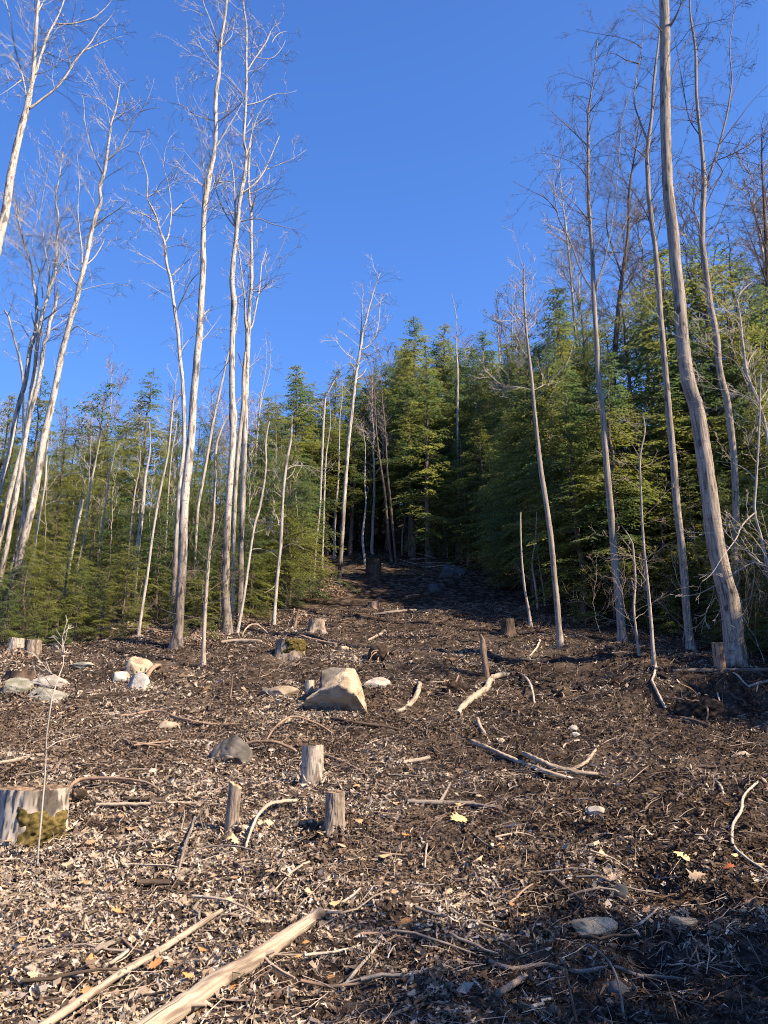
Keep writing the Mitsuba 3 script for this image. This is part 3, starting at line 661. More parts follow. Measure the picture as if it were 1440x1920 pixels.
bare_variant('hard_a', 16, 201, 4.5, 'twig_pink', bark='bark_limb')
bare_variant('hard_b', 14, 202, 3.8, 'twig_pink', .45, bark='bark_limb')
bare_variant('pole_a', 12, 203, 2.2, 'twig_pale', .55, .055, 14, 2)
bare_variant('pole_b', 10, 204, 1.8, 'twig_pale', .5, .045, 12, 2)
bare_variant('pole_c', 11, 207, 1.6, 'twig_dark', .5, .05, 10, 1, 'bark_grey')
bare_variant('understorey', 4.5, 205, 2.2, 'bark_limb_twig', .15, .016, 10, 2)
RI = np.random.default_rng(77)


def put(name, label, cat, group, code, x, y, H, rz=None, wide=1.0, lean=0.0):
    model, H0, stuff = VAR[code]
    k = thing(name, label, cat, group)
    s = H / H0
    rz = RI.uniform(0, 360) if rz is None else rz
    w = s * wide
    scene[k] = {'type': 'instance', 'to_world': T().translate([float(x), float(y), float(height(x, y, False)) - .02]).rotate([0, 1, 0], lean).rotate([0, 0, 1], float(rz)).scale([float(w), float(w), float(s)]),
                'model': {'type': 'ref', 'id': model}}
    for p in stuff:
        labels[f'{k}__{p}'] = {'kind': 'stuff'}
    return k


def put_px(name, label, cat, group, code, px, Y, top, **kw):
    """A tree whose top is seen at the pixel (px, top) and that stands Y metres ahead."""
    p = at(px, top, Y)
    return put(name, label, cat, group, code, p[0], Y, p[2] - float(height(p[0], Y, False)), **kw)


HERO = [
    ('full_b', 78, 33, 700, 'tall loose hemlock top standing behind the leaning tree at far left'), ('full_a', 18, 31, 742, 'dense hemlock at the left edge behind the pale clump'),
    ('airy_b', 186, 30, 708, 'slender ragged hemlock leaning against the sky on the left'), ('full_b', 292, 31, 686, 'tallest hemlock on the left, grey-green against the sky'),
    ('full_b', 245, 34, 765, 'small pointed hemlock left of the tallest left one'), ('full_a', 560, 47, 690, 'dark pointed hemlock, first skyline spire left of the sky gap'),
    ('airy_a', 548, 27, 815, 'bright green airy hemlock around the straight sapling by the path'), ('tall_a', 780, 50, 590, 'highest dark spire in the middle of the skyline'),
    ('tall_b', 842, 51, 602, 'second spire just right of the middle one on the skyline'), ('tall_a', 906, 48, 612, 'third spire right of the middle of the skyline'),
    ('full_a', 1032, 30, 526, 'tall bushy hemlock at the right shoulder of the sky'), ('full_a', 1215, 25, 468, 'tall yellow-green hemlock behind the narrow straight trunk'),
    ('full_b', 1312, 25, 438, 'tallest hemlock on the right, behind the biggest trunk'), ('small', 398, 20.4, 1160, 'small dark hemlock bush at the foot of the grey young tree'),
]
for code, px, Y, top, lab in HERO:
    put_px('hemlock', lab, 'tree', None, code, px, Y, top, wide=1.35 if 'spire' in lab else 1.1)
ZL = ((25, 'at the left edge'), (118, 'behind the left clump of pale stems'), (215, 'around the pale broken snag on the left'), (300, 'beside the rough sunlit trunk on the left'), (350, 'just left of the thickest pale trunk'), (430, 'between the thickest trunk and the burled trunk'),
      (500, 'just right of the three-stemmed tree'), (700, 'at the left lip of the dark track'))
ZR = ((960, 'at the right lip of the dark track'), (1045, 'around the lone thin mottled trunk'), (1105, 'just left of the slender straight tree on the right'), (1175, 'just right of the slender straight tree on the right'), (1240, 'behind the narrow straight trunk on the right'), (1300, 'just left of the biggest trunk'),
      (1372, 'just right of the biggest trunk'), (9999, 'at the right edge'))
ZM = ((600, 'at the left end of the dark stand'), (672, 'behind the lone slender tree'), (735, 'right of the lone slender tree'), (800, 'under the middle spire'), (870, 'under the second spire'), (9999, 'at the right end of the dark stand'))
SIZE = {'lace_a': 'wide lacy', 'lace_b': 'loose lacy', 'lace_c': 'slim lacy', 'full_a': 'bushy', 'full_b': 'pointed', 'airy_a': 'low spreading', 'airy_b': 'low ragged', 'small': 'knee-high', 'lace_d': 'lacy', 'tall_a': 'tall bare-stemmed', 'tall_b': 'tall narrow'}


def say(zones, code, px, Y, cut, row=True):
    w = next(t for lim, t in zones if px < lim)
    return f'{SIZE[code]} hemlock {w}' + ((', front row' if Y < cut else ', farther back') if row else '')


RV = np.random.default_rng(19)


def LA():
    return str(RV.choice(['lace_a', 'lace_b', 'lace_c', 'full_a'], p=[.35, .25, .25, .15]))


def LB():
    return str(RV.choice(['lace_b', 'lace_c', 'full_b'], p=[.4, .4, .2]))


LEFT = ('green hemlock in the sunlit thicket left of the clearing', 'tree', 'hemlocks of the left thicket')
for code, px, Y, top in (
    (LA(), -40, 27, 800), (LA(), 60, 26, 850), (LA(), 118, 28, 800), (LB(), 150, 30, 775), (LA(), 205, 27, 835), (LA(), 262, 27, 840), (LA(), 335, 29, 790), (LB(), 378, 31, 775),
    (LA(), 420, 29, 830), (LB(), 465, 32, 790), (LA(), 500, 32, 780), (LA(), 520, 38, 735), (LA(), 585, 36, 840), ('airy_a', 360, 25.5, 870), ('airy_b', 405, 26, 850), ('airy_a', 460, 26, 880), ('airy_a', 505, 28, 860),
    ('airy_a', 570, 31, 880), ('airy_b', 310, 24, 900), ('airy_a', 255, 24, 940), ('airy_a', 185, 24.5, 930), ('airy_a', 110, 23.5, 950), ('airy_a', 40, 23, 990), ('airy_a', -20, 22, 960), ('airy_b', 75, 22, 1040),
    ('airy_a', 160, 23, 1040), ('airy_a', 225, 23, 1045), ('airy_b', 290, 23, 1030), ('airy_a', 440, 24.5, 960), ('airy_b', 490, 26, 980), ('airy_a', 545, 28, 970), ('airy_b', 590, 31, 990), ('airy_a', 20, 21.5, 1070), ('airy_b', 130, 22.2, 1090),
    ('airy_a', 345, 23.8, 1010), ('airy_b', 395, 24.3, 985), (LA(), 30, 38, 770), (LB(), 130, 40, 760), (LA(), 210, 42, 770), (LB(), 320, 42, 750), (LA(), 400, 44, 750), (LB(), 450, 44, 760), (LA(), 345, 36, 770), (LA(), 70, 34, 800), (LB(), 230, 38, 800),
    ('small', 70, 19.8, 1150), ('small', 125, 20, 1160), ('small', 230, 20.4, 1160), ('small', 20, 20, 1120), ('small', 345, 20.8, 1160), ('small', 500, 24, 1115), ('small', 560, 26, 1095),
    ('airy_a', 135, 21.6, 985), ('airy_a', 60, 20.8, 1000), ('airy_b', 245, 22, 1000), ('airy_a', 305, 22.6, 985), ('airy_a', 420, 22.6, 985), ('airy_a', 480, 24.5, 960), ('airy_a', 540, 26, 930), (LA(), 270, 25, 890), (LA(), 160, 25, 880), (LA(), 440, 26, 870), (LA(), 355, 25.5, 900), ('airy_a', 385, 21.6, 1020), ('airy_b', 200, 21.4, 1060), ('airy_b', 20, 20.6, 1060), ('small', 150, 20.6, 1110), ('small', 260, 21.2, 1115), ('small', 330, 21.6, 1110), ('small', 470, 24, 1100), ('small', 530, 26.5, 1085),
    (LA(), -90, 24, 820), ('airy_a', -75, 20.5, 1000), ('small', 195, 20.8, 1120), ('small', 95, 20.3, 1120), ('small', 600, 27.5, 1065)):
    put_px('hemlock', say(ZL, code, px, Y, 26), *LEFT[1:], code, px, Y, top, wide=1.1)
MID = ('tall dark hemlock in the shaded stand at the head of the track', 'tree', 'dark hemlocks at the head of the track')
for code, px, Y, top in (
    ('tall_b', 690, 51, 700), ('tall_a', 725, 53, 676), ('tall_b', 612, 49, 728), ('full_a', 668, 53, 705), ('tall_a', 760, 52, 655), ('tall_b', 832, 54, 632), ('full_a', 880, 50, 640), ('full_b', 930, 47, 650), ('full_a', 575, 50, 705), ('full_a', 508, 49, 748), ('full_a', 530, 46, 760), ('full_b', 595, 50, 712), ('tall_b', 640, 50, 690), ('tall_b', 655, 58, 676), ('tall_a', 700, 56, 690), ('tall_b', 740, 54, 650), ('tall_a', 815, 52, 640),
    ('tall_b', 870, 50, 650), ('tall_a', 760, 58, 640), ('tall_b', 680, 52, 720), ('tall_a', 725, 49, 720), ('tall_a', 800, 47, 700), ('tall_b', 850, 46, 690), ('tall_a', 890, 45, 700), ('tall_b', 940, 44, 640), ('tall_a', 620, 47, 770), ('tall_b', 660, 47, 770), ('tall_a', 770, 46, 740),
    ('full_a', 905, 40, 780), ('full_a', 945, 38, 760), ('full_b', 870, 43, 800), ('tall_a', 970, 42, 620), ('full_a', 985, 35, 690), ('airy_a', 640, 49, 960), ('airy_b', 760, 49, 950), ('airy_a', 820, 47, 930), ('airy_a', 860, 43, 930)):
    put_px('hemlock', say(ZM, code, px, Y, 50), *MID[1:], code, px, Y, top, wide=1.4)
RIGHT = ('green hemlock in the dense stand right of the clearing', 'tree', 'hemlocks of the right stand')
for code, px, Y, top in (
    (LA(), 1000, 30, 640), (LB(), 1065, 29, 600), (LA(), 1090, 31, 575), (LA(), 1135, 28, 590), (LB(), 1165, 27, 540), (LA(), 1180, 31, 520), (LA(), 1255, 28, 500), (LB(), 1345, 24, 500), (LA(), 1385, 25, 530), (LA(), 1425, 23, 560),
    (LB(), 1450, 26, 480), (LA(), 960, 35, 720), (LB(), 1020, 27.5, 720), (LA(), 1075, 26.5, 740), (LB(), 1160, 25, 720), (LA(), 1250, 23.5, 690), (LB(), 1305, 23, 680), 
    (LA(), 1400, 22, 690), (LB(), 1445, 21, 700), ('airy_a', 930, 36, 900), ('airy_b', 985, 30, 890), ('airy_a', 1050, 27, 900), ('airy_b', 1110, 25, 920), ('airy_a', 1170, 24, 900), ('airy_a', 1230, 23, 890), ('airy_b', 1290, 22, 880), ('airy_a', 1345, 21, 890), ('airy_a', 1410, 20, 880), ('airy_a', 1450, 18.5, 860),
    (LA(), 1232, 26, 472), (LB(), 1285, 25.5, 450), (LA(), 1340, 26, 445), (LA(), 1400, 26, 470), (LA(), 1100, 29, 545), (LA(), 1375, 23, 600),
    ('full_b', 1015, 25.5, 650), ('full_a', 1060, 24, 660), ('full_a', 1125, 23, 650), ('full_b', 975, 29, 640), ('full_a', 1040, 27, 590),
    ('airy_b', 1075, 24.5, 1000), ('airy_a', 1140, 23.5, 1010), ('airy_b', 1200, 22.5, 1000), ('airy_a', 1260, 22, 1010), ('airy_b', 1330, 21, 1000), ('airy_a', 1390, 20, 990), ('airy_a', 965, 31, 980), ('airy_b', 1015, 27, 1000), ('small', 1090, 22.6, 1090), ('small', 1180, 22, 1100), ('small', 1250, 21, 1110), ('small', 930, 31, 1030),
    ('small', 1340, 19.5, 1090), ('small', 1430, 17.5, 1080)):
    put_px('hemlock', say(ZR, code, px, Y, 24.5), *RIGHT[1:], code, px, Y, top, wide=1.15)
# the stand goes on to the right of the frame and beside the photographer: it throws the shade on the track and on the lower right corner
OFF = ('hemlock of the wood beyond the right edge of the picture', 'tree', 'hemlocks beyond the right edge')
for x, y, H, code in ((15.0, 12.0, 11.5, 'full_b'), (16.4, 10.4, 12.5, 'full_a'), (15.8, 13.6, 11.5, 'full_a'), (17.2, 8.8, 13, 'full_b'), (13.2, 12.6, 8.5, 'full_a'), (9.8, 12.4, 5.2, 'airy_a'), (10.2, 11.4, 6, 'airy_a'), (11.8, 13.6, 7, 'airy_a'), (12.4, 14.4, 7, 'full_a'), (10.9, 15.7, 6.2, 'airy_a'), (11.8, 16.7, 7.2, 'airy_a'), (13.2, 15.6, 9, 'lace_a'), (12.6, 17.6, 8, 'lace_b'), (13.9, 14.3, 12, 'lace_a'), (14.6, 16.2, 12.5, 'lace_c'), (13.6, 18.2, 11.5, 'lace_a'), (10.8, 13.0, 6.5, 'airy_a'), (12.2, 11.6, 7.5, 'airy_a'), (11.2, 11.0, 5.5, 'airy_b'), (10.3, 14.2, 5.5, 'airy_b'), (13.2, 10.0, 8, 'airy_a'), (18.5, 25, 9, 'full_b'), (19, 30, 10, 'full_a'),
                      (5.4, 1.3, 6.3, 'airy_a'), (6.4, .5, 7.2, 'airy_a'), (7.3, 1.5, 8.3, 'full_a'), (8.2, .1, 9, 'full_b'), (9.6, 1.0, 9.6, 'full_a'), (5.9, -.7, 6.2, 'airy_b'), (7.6, -1.3, 8, 'full_a'), (11, .2, 11, 'lace_a')):
    put('hemlock', *OFF, code, x, y, H)
# the wood behind
FARL = ('hemlock far up the slope behind the left thicket', 'tree', 'far hemlocks behind the left thicket')
FARR = ('hemlock far up the slope behind the right stand', 'tree', 'far hemlocks behind the right stand')
for k in range(34):
    y = RI.uniform(44, 84)
    px = RI.uniform(-60, 500)
    put('hemlock', *FARL, RI.choice(['far_a', 'far_b']), (px - CX) / F * y * 1.0, y, RI.uniform(7.5, 10.5) if y < 62 else RI.uniform(6, 9))
for k in range(48):
    y = RI.uniform(38, 85)
    px = RI.uniform(700, 1500)
    put('hemlock', *FARR, RI.choice(['far_a', 'far_b']), (px - CX) / F * y * 1.0, y, RI.uniform(11, 15))
for px, Y, H in ((600, 55, 9), (625, 60, 10), (650, 66, 11), (670, 57, 9), (690, 63, 10), (715, 60, 10), (735, 68, 11), (760, 64, 10), (785, 59, 10), (810, 66, 11), (835, 60, 10), (860, 58, 10), (640, 75, 11), (700, 74, 11), (770, 76, 11), (820, 78, 11), (575, 64, 9), (540, 60, 9)):
    put('hemlock', 'hemlock filling the gap high behind the dark stand', 'tree', 'hemlocks high behind the dark stand', 'far_b', (px - CX) / F * Y, Y, H)
# bare hardwoods behind
put_px('hardwood_tree', 'pinkish bare tree with a fine fuzzy crown, tallest bare top behind the left hemlocks', 'tree', None, 'hard_a', 215, 46, 672)
put_px('hardwood_tree', 'pale pinkish bare crown right beside the lone slender tree', 'tree', None, 'hard_a', 700, 47, 668)
put_px('hardwood_tree', 'brownish bare crown between the thick pale trunks on the left', 'tree', None, 'hard_b', 395, 44, 718)
put_px('hardwood_tree', 'faint bare tree on the skyline where the left hemlocks end', 'tree', None, 'hard_b', 487, 52, 738)
put_px('hardwood_tree', 'bare tree left of the bushy hemlock at the right shoulder of the sky', 'tree', None, 'hard_a', 985, 40, 520)
for px, Y, top, code in ((725, 60, 640, 'hard_b'), (865, 56, 622, 'hard_b'), (935, 50, 560, 'hard_b'), (958, 45, 548, 'hard_a'), (1075, 38, 440, 'hard_a'), (1200, 38, 380, 'hard_b'), (1300, 36, 330, 'hard_b'),
                         (1400, 34, 280, 'hard_b'), (1440, 36, 330, 'hard_b')):
    put_px('hardwood_tree', 'bare grey hardwood rising behind the hemlocks on the right', 'tree', 'bare hardwoods behind the right hemlocks', code, px, Y, top)
for px, Y, top in ((20, 48, 740), (120, 52, 752), (160, 50, 745), (265, 50, 745), (335, 50, 735), (440, 54, 750), (470, 56, 745)):
    put_px('hardwood_tree', 'bare grey hardwood showing behind the left hemlocks', 'tree', 'bare hardwoods behind the left hemlocks', 'hard_b', px, Y, top)
for px, Y, top, code in ((48, 26, 930, 'pole_a'), (105, 27, 900, 'pole_b'), (175, 28, 880, 'pole_b'), (200, 27, 960, 'pole_a'), (225, 26, 930, 'pole_b'), (290, 27, 900, 'pole_a'), (335, 27, 930, 'pole_b'), (415, 27, 930, 'pole_b'), (470, 29, 880, 'pole_a'), (520, 31, 890, 'pole_b'), (560, 33, 880, 'pole_b')):
    put_px('slim_tree', 'thin pale pole of a tree among the left hemlocks', 'tree', 'thin poles among the left hemlocks', code, px, Y, top - 60)
for px, Y, top, code in ((700, 49, 800, 'pole_c'), (755, 47, 790, 'pole_c'), (830, 46, 800, 'pole_c'), (870, 42, 860, 'pole_c'), (920, 36, 850, 'pole_c'), (960, 32, 850, 'pole_c'), (1075, 26, 850, 'pole_c'), (1105, 27, 820, 'pole_c'), (1215, 25, 800, 'pole_c'), (1310, 24, 830, 'pole_c')):
    put_px('slim_tree', 'thin pole of a tree in the shade among the hemlocks on the right', 'tree', 'thin poles in the right shade', code, px, Y, top - 40)
for px, Y, top in ((1120, 21.5, 1050), (1255, 20.5, 1030), (1405, 17, 1000), (1180, 21, 1040), (940, 32, 1030)):
    put_px('bush', 'bare twiggy understorey bush in the shade under the right hemlocks', 'bush', 'bare bushes under the right hemlocks', 'understorey', px, Y, top)
for px, Y, top in ((60, 21.3, 1090), (205, 22, 1080), (265, 22, 1090), (480, 25, 1070), (565, 28.5, 1060)):
    put_px('bush', 'bare twiggy bush at the edge of the left thicket', 'bush', 'bare bushes along the left thicket', 'understorey', px, Y, top)

# ------------------------------------------------------------------ stones
ICO = trimesh.creation.icosphere(4)
ICO2 = trimesh.creation.icosphere(2)
ICO3 = trimesh.creation.icosphere(3)


def stone_mesh(w, d, h, seed, cuts=9, fine=.035, ico=ICO):
    rng = np.random.default_rng(seed)
    v = np.array(ico.vertices)
    for _ in range(cuts):
        n = unit(rng.normal(0, 1, 3))
        lim = rng.uniform(.55, .88)
        s = v @ n
        v = v - np.maximum(s - lim, 0)[:, None] * n * .93
    v = v * (1 + .18 * (meshkit.fbm(v * 1.6 + seed, 2) - .5)[:, None])
    v = v + unit(v) * (fine * 2.2 * (meshkit.fbm(v * 4 + seed * 3, 4) - .5) + .05 * (meshkit.fbm(v * 13 + seed, 2) - .5))[:, None]
    return v * np.array([w, d, h]) / 2 / np.abs(v).max(0), np.array(ico.faces)


def stone(label, m, px, py, w, h, seed, sink=.42, deep=.9, tilt=0, group=None, cuts=9):
    """A stone whose visible foot is at the pixel (px, py); w, h: its size in pixels."""
    p = ground(px, py)
    s = zdepth(p) / F
    W, Hh = w * s, h * s / (1 - sink)
    v, f = stone_mesh(W, W * deep, Hh, seed, cuts, ico=ICO if w > 45 else ICO3 if w > 15 else ICO2)
    v = trimesh.transform_points(v, trimesh.transformations.rotation_matrix(math.radians(tilt), [0, 1, 0]))
    p = p + [0, W * deep * .35, 0]
    z = height(p[0], p[1], False) - v[:, 2].min() - Hh * sink
    BANK.append((p[0], p[1], W * .46, Hh * .22, W * .2 + .05))
    k = thing('stone', label, 'rock', group)
    whole(k, (v + [p[0], p[1], z], f), m, smooth=28)
    return k


def hull_rock(label, m, pts, Y, seed, name='boulder'):
    """An angular boulder: the hull of points given as (x, y, depth offset) in pixels and metres, subdivided and roughened."""
    P = np.array([at(a, b, Y + c) for a, b, c in pts])
    h = trimesh.convex.convex_hull(P)
    h = h.subdivide_to_size(.09)
    v, c = np.array(h.vertices), np.array(h.vertices).mean(0)
    tm = trimesh.Trimesh(v, h.faces)
    trimesh.smoothing.filter_taubin(tm, iterations=4)
    v = np.array(tm.vertices)
    v = v + np.array(tm.vertex_normals) * (.10 * (meshkit.fbm(v * 2.6 + seed, 3) - .5) + .045 * (meshkit.fbm(v * 11 + seed, 3) - .5))[:, None]
    BANK.append((c[0], c[1], np.ptp(P[:, 0]) * .45, .16, .25))
    k = thing(name, label, 'rock')
    whole(k, (v, tm.faces), m, smooth=30)


yb = ground(640, 1338)[1] + .35
hull_rock('big tan angular boulder in the middle of the clearing, sunlit on its right face', 'stone_tan', [
    (650, 1251, .5), (664, 1255, .5), (628, 1272, .15), (598, 1294, -.05), (574, 1312, .05), (571, 1322, .15), (640, 1284, -.28), (668, 1304, -.26), (686, 1334, -.05), (688, 1342, .1), (655, 1353, .22), (628, 1354, .34), (600, 1352, .40), (574, 1350, .45), (680, 1292, .3), (645, 1252, .9), (600, 1292, 1.0), (690, 1334, 1.0), (575, 1350, 1.0)], yb, 5)
yc = yb + 1.15
hull_rock('dark squat rock behind the left shoulder of the tan boulder', 'stone_grey', [(603, 1258, 0), (622, 1250, .1), (645, 1254, .2), (650, 1290, 0), (605, 1305, -.1), (598, 1285, 0), (610, 1258, .6), (645, 1258, .6), (600, 1300, .7), (650, 1300, .7)], yc, 6)
stone('flat white stone right behind the tan boulder', 'stone_white', 704, 1292, 58, 20, 11, deep=.7)
stone('low pale stone left of the tan boulder', 'stone_tan', 530, 1307, 62, 20, 12, deep=.6)
stone('rounded brown stone at the left end of the low pale stone', 'stone_grey', 500, 1308, 32, 18, 13)
stone('upright tan stone, larger of the pair beside the leaning broken pole', 'stone_tan', 255, 1266, 60, 38, 14, cuts=12)
stone('pale stone with a dark left face in front of the upright tan stone', 'stone_white', 256, 1294, 54, 28, 15, cuts=12)
stone('small white stone left of the two tan stones', 'stone_white', 221, 1280, 36, 16, 16)
stone('long white slab lying on the lichened rock at the left', 'stone_white', 88, 1290, 92, 22, 17, deep=.5, tilt=-6)
stone('lichened grey rock under the white slab at the left', 'stone_lichen', 78, 1316, 92, 36, 18)
stone('low lichened rock at the far left edge', 'stone_lichen', 20, 1300, 60, 22, 19)
stone('flat green-grey stone in the litter up on the left', 'stone_lichen', 150, 1258, 42, 10, 20)
stone('cream stone half buried in front of the left stones', 'stone_tan', 312, 1370, 48, 15, 21, deep=.6)
stone('dome-shaped grey rock with a black shaded left side, left of the middle stump', 'stone_grey', 428, 1436, 84, 54, 22, sink=.34, cuts=14, tilt=-16)
stone('small pale chip of stone below the cream stone', 'stone_white', 283, 1453, 24, 10, 23, deep=.5)
stone('small round pale stone on the slope below the track', 'stone_tan', 644, 1222, 22, 13, 24)
stone('upper one of two flat pale stones right of the bent limb', 'stone_white', 1078, 1371, 20, 9, 25)
stone('lower one of two flat pale stones right of the bent limb', 'stone_white', 1083, 1383, 26, 9, 26)
stone('bright white flat stone lying by itself on the dark soil at right', 'stone_white', 1120, 1533, 36, 16, 27, deep=.8)
stone('long tan slab flat in the soil at lower right', 'stone_tan', 1112, 1758, 108, 22, 28, deep=.45, sink=.45)
stone('grey-tan cobble at the lower right', 'stone_tan', 1286, 1738, 54, 18, 29, deep=.6)
stone('grey cobble in the shade near the bottom edge', 'stone_grey', 1166, 1872, 44, 26, 30)
stone('small round grey cobble in the bottom shade', 'stone_grey', 1040, 1905, 28, 18, 31)
stone('slate-blue stone sunk in the soil above the tan slab', 'stone_slate', 1168, 1692, 40, 18, 32)
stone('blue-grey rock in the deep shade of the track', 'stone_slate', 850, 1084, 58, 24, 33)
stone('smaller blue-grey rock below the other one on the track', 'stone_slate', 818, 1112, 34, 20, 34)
stone('small pale stone at the edge of the litter on the right', 'stone_tan', 1395, 1420, 30, 12, 35)
stone('small tan stone right of the long pale log', 'stone_tan', 940, 1395, 18, 9, 36)
for px, py, w in ((995, 1290, 10), (665, 1240, 14), (320, 1330, 10), (505, 1340, 9), (860, 1350, 9), (770, 1245, 10), (970, 1560, 10), (560, 1640, 11), (150, 1640, 10), (1200, 1600, 12), (1330, 1640, 12), (905, 1660, 12)):
    stone('pebble-sized stone lying loose in the litter', 'stone_tan', px, py, w, w * .6, int(px), group='small loose stones')


# ------------------------------------------------------------------ stumps
def stump(label, px, base, top, w, bark='bark_stump', seed=1, tilt=(0, 0), flare=.5, cutm='cut_wood', slant=0.0, ridge=.06, name='tree_stump'):
    p = ground(px, base)
    s = zdepth(p) / F
    r, h = w * s / 2, (base - top) * s
    rng = np.random.default_rng(seed)
    n, sides = 30, 88
    th = np.arange(sides) * 2 * np.pi / sides
    zz = np.linspace(-.15, 1, n)
    lobes = 1 + flare * .6 * np.cos(th * 4 + rng.uniform(0, 6))[None] * np.exp(-np.maximum(zz, 0) * h / (.35 * r + .05))[:, None]
    rad = r * (1 + flare * np.exp(-np.maximum(zz, 0) * h / (.4 * r + .04)))[:, None] * lobes
    q = np.stack([np.repeat(np.cos(th)[None] * 3.2, n, 0), np.repeat(np.sin(th)[None] * 3.2, n, 0), np.repeat(zz[:, None], sides, 1) * h * 1.2 / r * .8], -1) + seed * 7
    rad = rad * (1 + ridge * 2.4 * (meshkit.fbm(q, 4) - .5)) * (1 + ridge * .8 * (np.abs(np.sin(th * 11 + 7 * meshkit.noise(q * .9))) - .5))
    z = zz[:, None] * h + slant * rad * np.cos(th)[None] * np.clip(zz, 0, 1)[:, None] ** 6
    z = z + h * (.10 * (meshkit.fbm(q[-1:] * 2.2, 3) - .5)) * np.clip(zz * 3 - 2, 0, 1)[:, None]
    v = np.stack([rad * np.cos(th) + tilt[0] * z, rad * np.sin(th) + tilt[1] * z, z], -1)
    o = np.array([p[0], p[1] + r, height(p[0], p[1] + r, False)])
    o[2] = p[2]
    v = v + o
    i, j = np.meshgrid(np.arange(n - 1), np.arange(sides), indexing='ij')
    j2 = (j + 1) % sides
    f = np.stack([i * sides + j, i * sides + j2, (i + 1) * sides + j2, (i + 1) * sides + j], -1).reshape(-1, 4)
    BANK.append((o[0], o[1], r * 1.05, min(.13, h * .4), r * .6 + .10))
    k = thing(name, label, 'stump')
    v2 = np.concatenate([v, v[:, :1]], 1)
    m = sides + 1
    f = np.stack([i * m + j, i * m + j + 1, (i + 1) * m + j + 1, (i + 1) * m + j], -1).reshape(-1, 4)
    uv = np.stack([np.repeat(zz[:, None] * h + seed * 3.1, m, 1), np.repeat((np.arange(m) * 2 * np.pi / sides)[None], n, 0)], -1)
    part(k, 'bark', (v2.reshape(-1, 3), np.vstack([f[:, [0, 1, 2]], f[:, [0, 2, 3]]]), uv.reshape(-1, 2)), bark)
    # cut face: rings of vertices, a little splintered
    c = v[-1].mean(0)
    ring = [c + (v[-1] - c) * t + np.column_stack([np.zeros((sides, 2)), rng.normal(0, .03 * r * (t < .99), sides)]) for t in (1, .8, .55, .3)]
    vv = np.vstack(ring + [c[None]])
    ff = [np.stack([a * sides + np.arange(sides), a * sides + (np.arange(sides) + 1) % sides, (a + 1) * sides + (np.arange(sides) + 1) % sides, (a + 1) * sides + np.arange(sides)], 1) for a in range(3)]
    ff = np.vstack(ff)
    ff = np.vstack([ff[:, [0, 1, 2]], ff[:, [0, 2, 3]], np.stack([3 * sides + np.arange(sides), 3 * sides + (np.arange(sides) + 1) % sides, np.full(sides, 4 * sides)], 1)])
    part(k, 'cut_face', (vv, ff), cutm, smooth=False)
    return k, o, r, h, v


def moss_on(holder, v, o, facing, spread, z0, z1, thick, seed):
    """A tufted moss coat growing on part of a stump's side: the side's own surface, swollen where the moss is and sunk in the wood elsewhere."""
    v = v - o
    m = trimesh.Trimesh(*[np.asarray(x) for x in grid_mesh(v)], process=False).subdivide()
    p = np.array(m.vertices)
    a = np.arctan2(p[:, 1], p[:, 0]) - facing
    a = np.abs((a + np.pi) % (2 * np.pi) - np.pi) / spread
    h = (p[:, 2] - z0) / (z1 - z0)
    mask = 1 - np.maximum(a, np.abs(h * 2 - 1)) + 1.5 * (meshkit.fbm(p * 9 + seed, 3) - .5)
    t = thick * np.clip(mask * 1.6, -.6, 1) * (.55 + .9 * meshkit.fbm(p * 45 + seed, 3)) - .004
    d = unit(p * [1, 1, 0])
    part(holder, 'moss', (p + d * t[:, None] + o, m.faces), 'moss', smooth=True)


def grid_mesh(v):
    n, m = v.shape[:2]
    w = np.concatenate([v, v[:, :1]], 1)
    i, j = np.meshgrid(np.arange(n - 1), np.arange(m), indexing='ij')
    k = m + 1
    f = np.stack([i * k + j, i * k + j + 1, (i + 1) * k + j + 1, (i + 1) * k + j], -1).reshape(-1, 4)
    return w.reshape(-1, 3), np.vstack([f[:, [0, 1, 2]], f[:, [0, 2, 3]]])


stump('pale straight-sided stump in the middle of the clearing', 583, 1476, 1402, 41, 'bark_stump_pale', 1, flare=.12, cutm='cut_dark', ridge=.035)
stump('frayed grey stump nearer than the middle one, with torn foot', 626, 1566, 1492, 36, 'bark_stump', 2, flare=.35, cutm='cut_brown', ridge=.07)
stump('slim leaning stump with a bright sloping cut top', 430, 1566, 1478, 24, 'bark_stump', 3, tilt=(.06, -.05), flare=.2, slant=-.55, ridge=.05)
k, o, r, h, v = stump('big ridged stump cut off by the left edge, moss on its right side', 26, 1585, 1492, 124, 'bark_ridged', 4, flare=.10, cutm='cut_brown', ridge=.09)
moss_on(k, v, o, -.62, .85, -.05, h * .62, .045, 3)
stump('brown stump at the left edge below the thicket', 53, 1232, 1200, 28, 'bark_stump', 5, flare=.2)
stump('pale splintered stump left of the brown one at the left edge', 22, 1226, 1196, 26, 'bark_stump_pale', 6, flare=.3)
k, o, r, h, v = stump('wide low stump with a moss cap at the foot of the left thicket', 540, 1238, 1198, 52, 'bark_stump', 7, flare=.3)
moss_on(k, v, o, -.6, 1.3, h * .35, h * 1.1, .05, 5)
stump('stump in the sun where the dark track begins', 592, 1186, 1160, 30, 'bark_stump', 8, flare=.35)
stump('short grey post-like stub left of the tan boulder', 579, 1302, 1276, 17, 'wood_white', 9, flare=.1)
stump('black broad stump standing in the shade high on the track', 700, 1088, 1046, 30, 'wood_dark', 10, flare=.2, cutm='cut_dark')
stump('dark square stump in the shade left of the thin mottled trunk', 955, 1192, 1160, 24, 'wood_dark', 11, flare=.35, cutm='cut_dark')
stump('short broken snag against the left side of the biggest trunk', 1356, 1262, 1206, 20, 'wood_brown', 12, flare=.2, cutm='cut_brown')
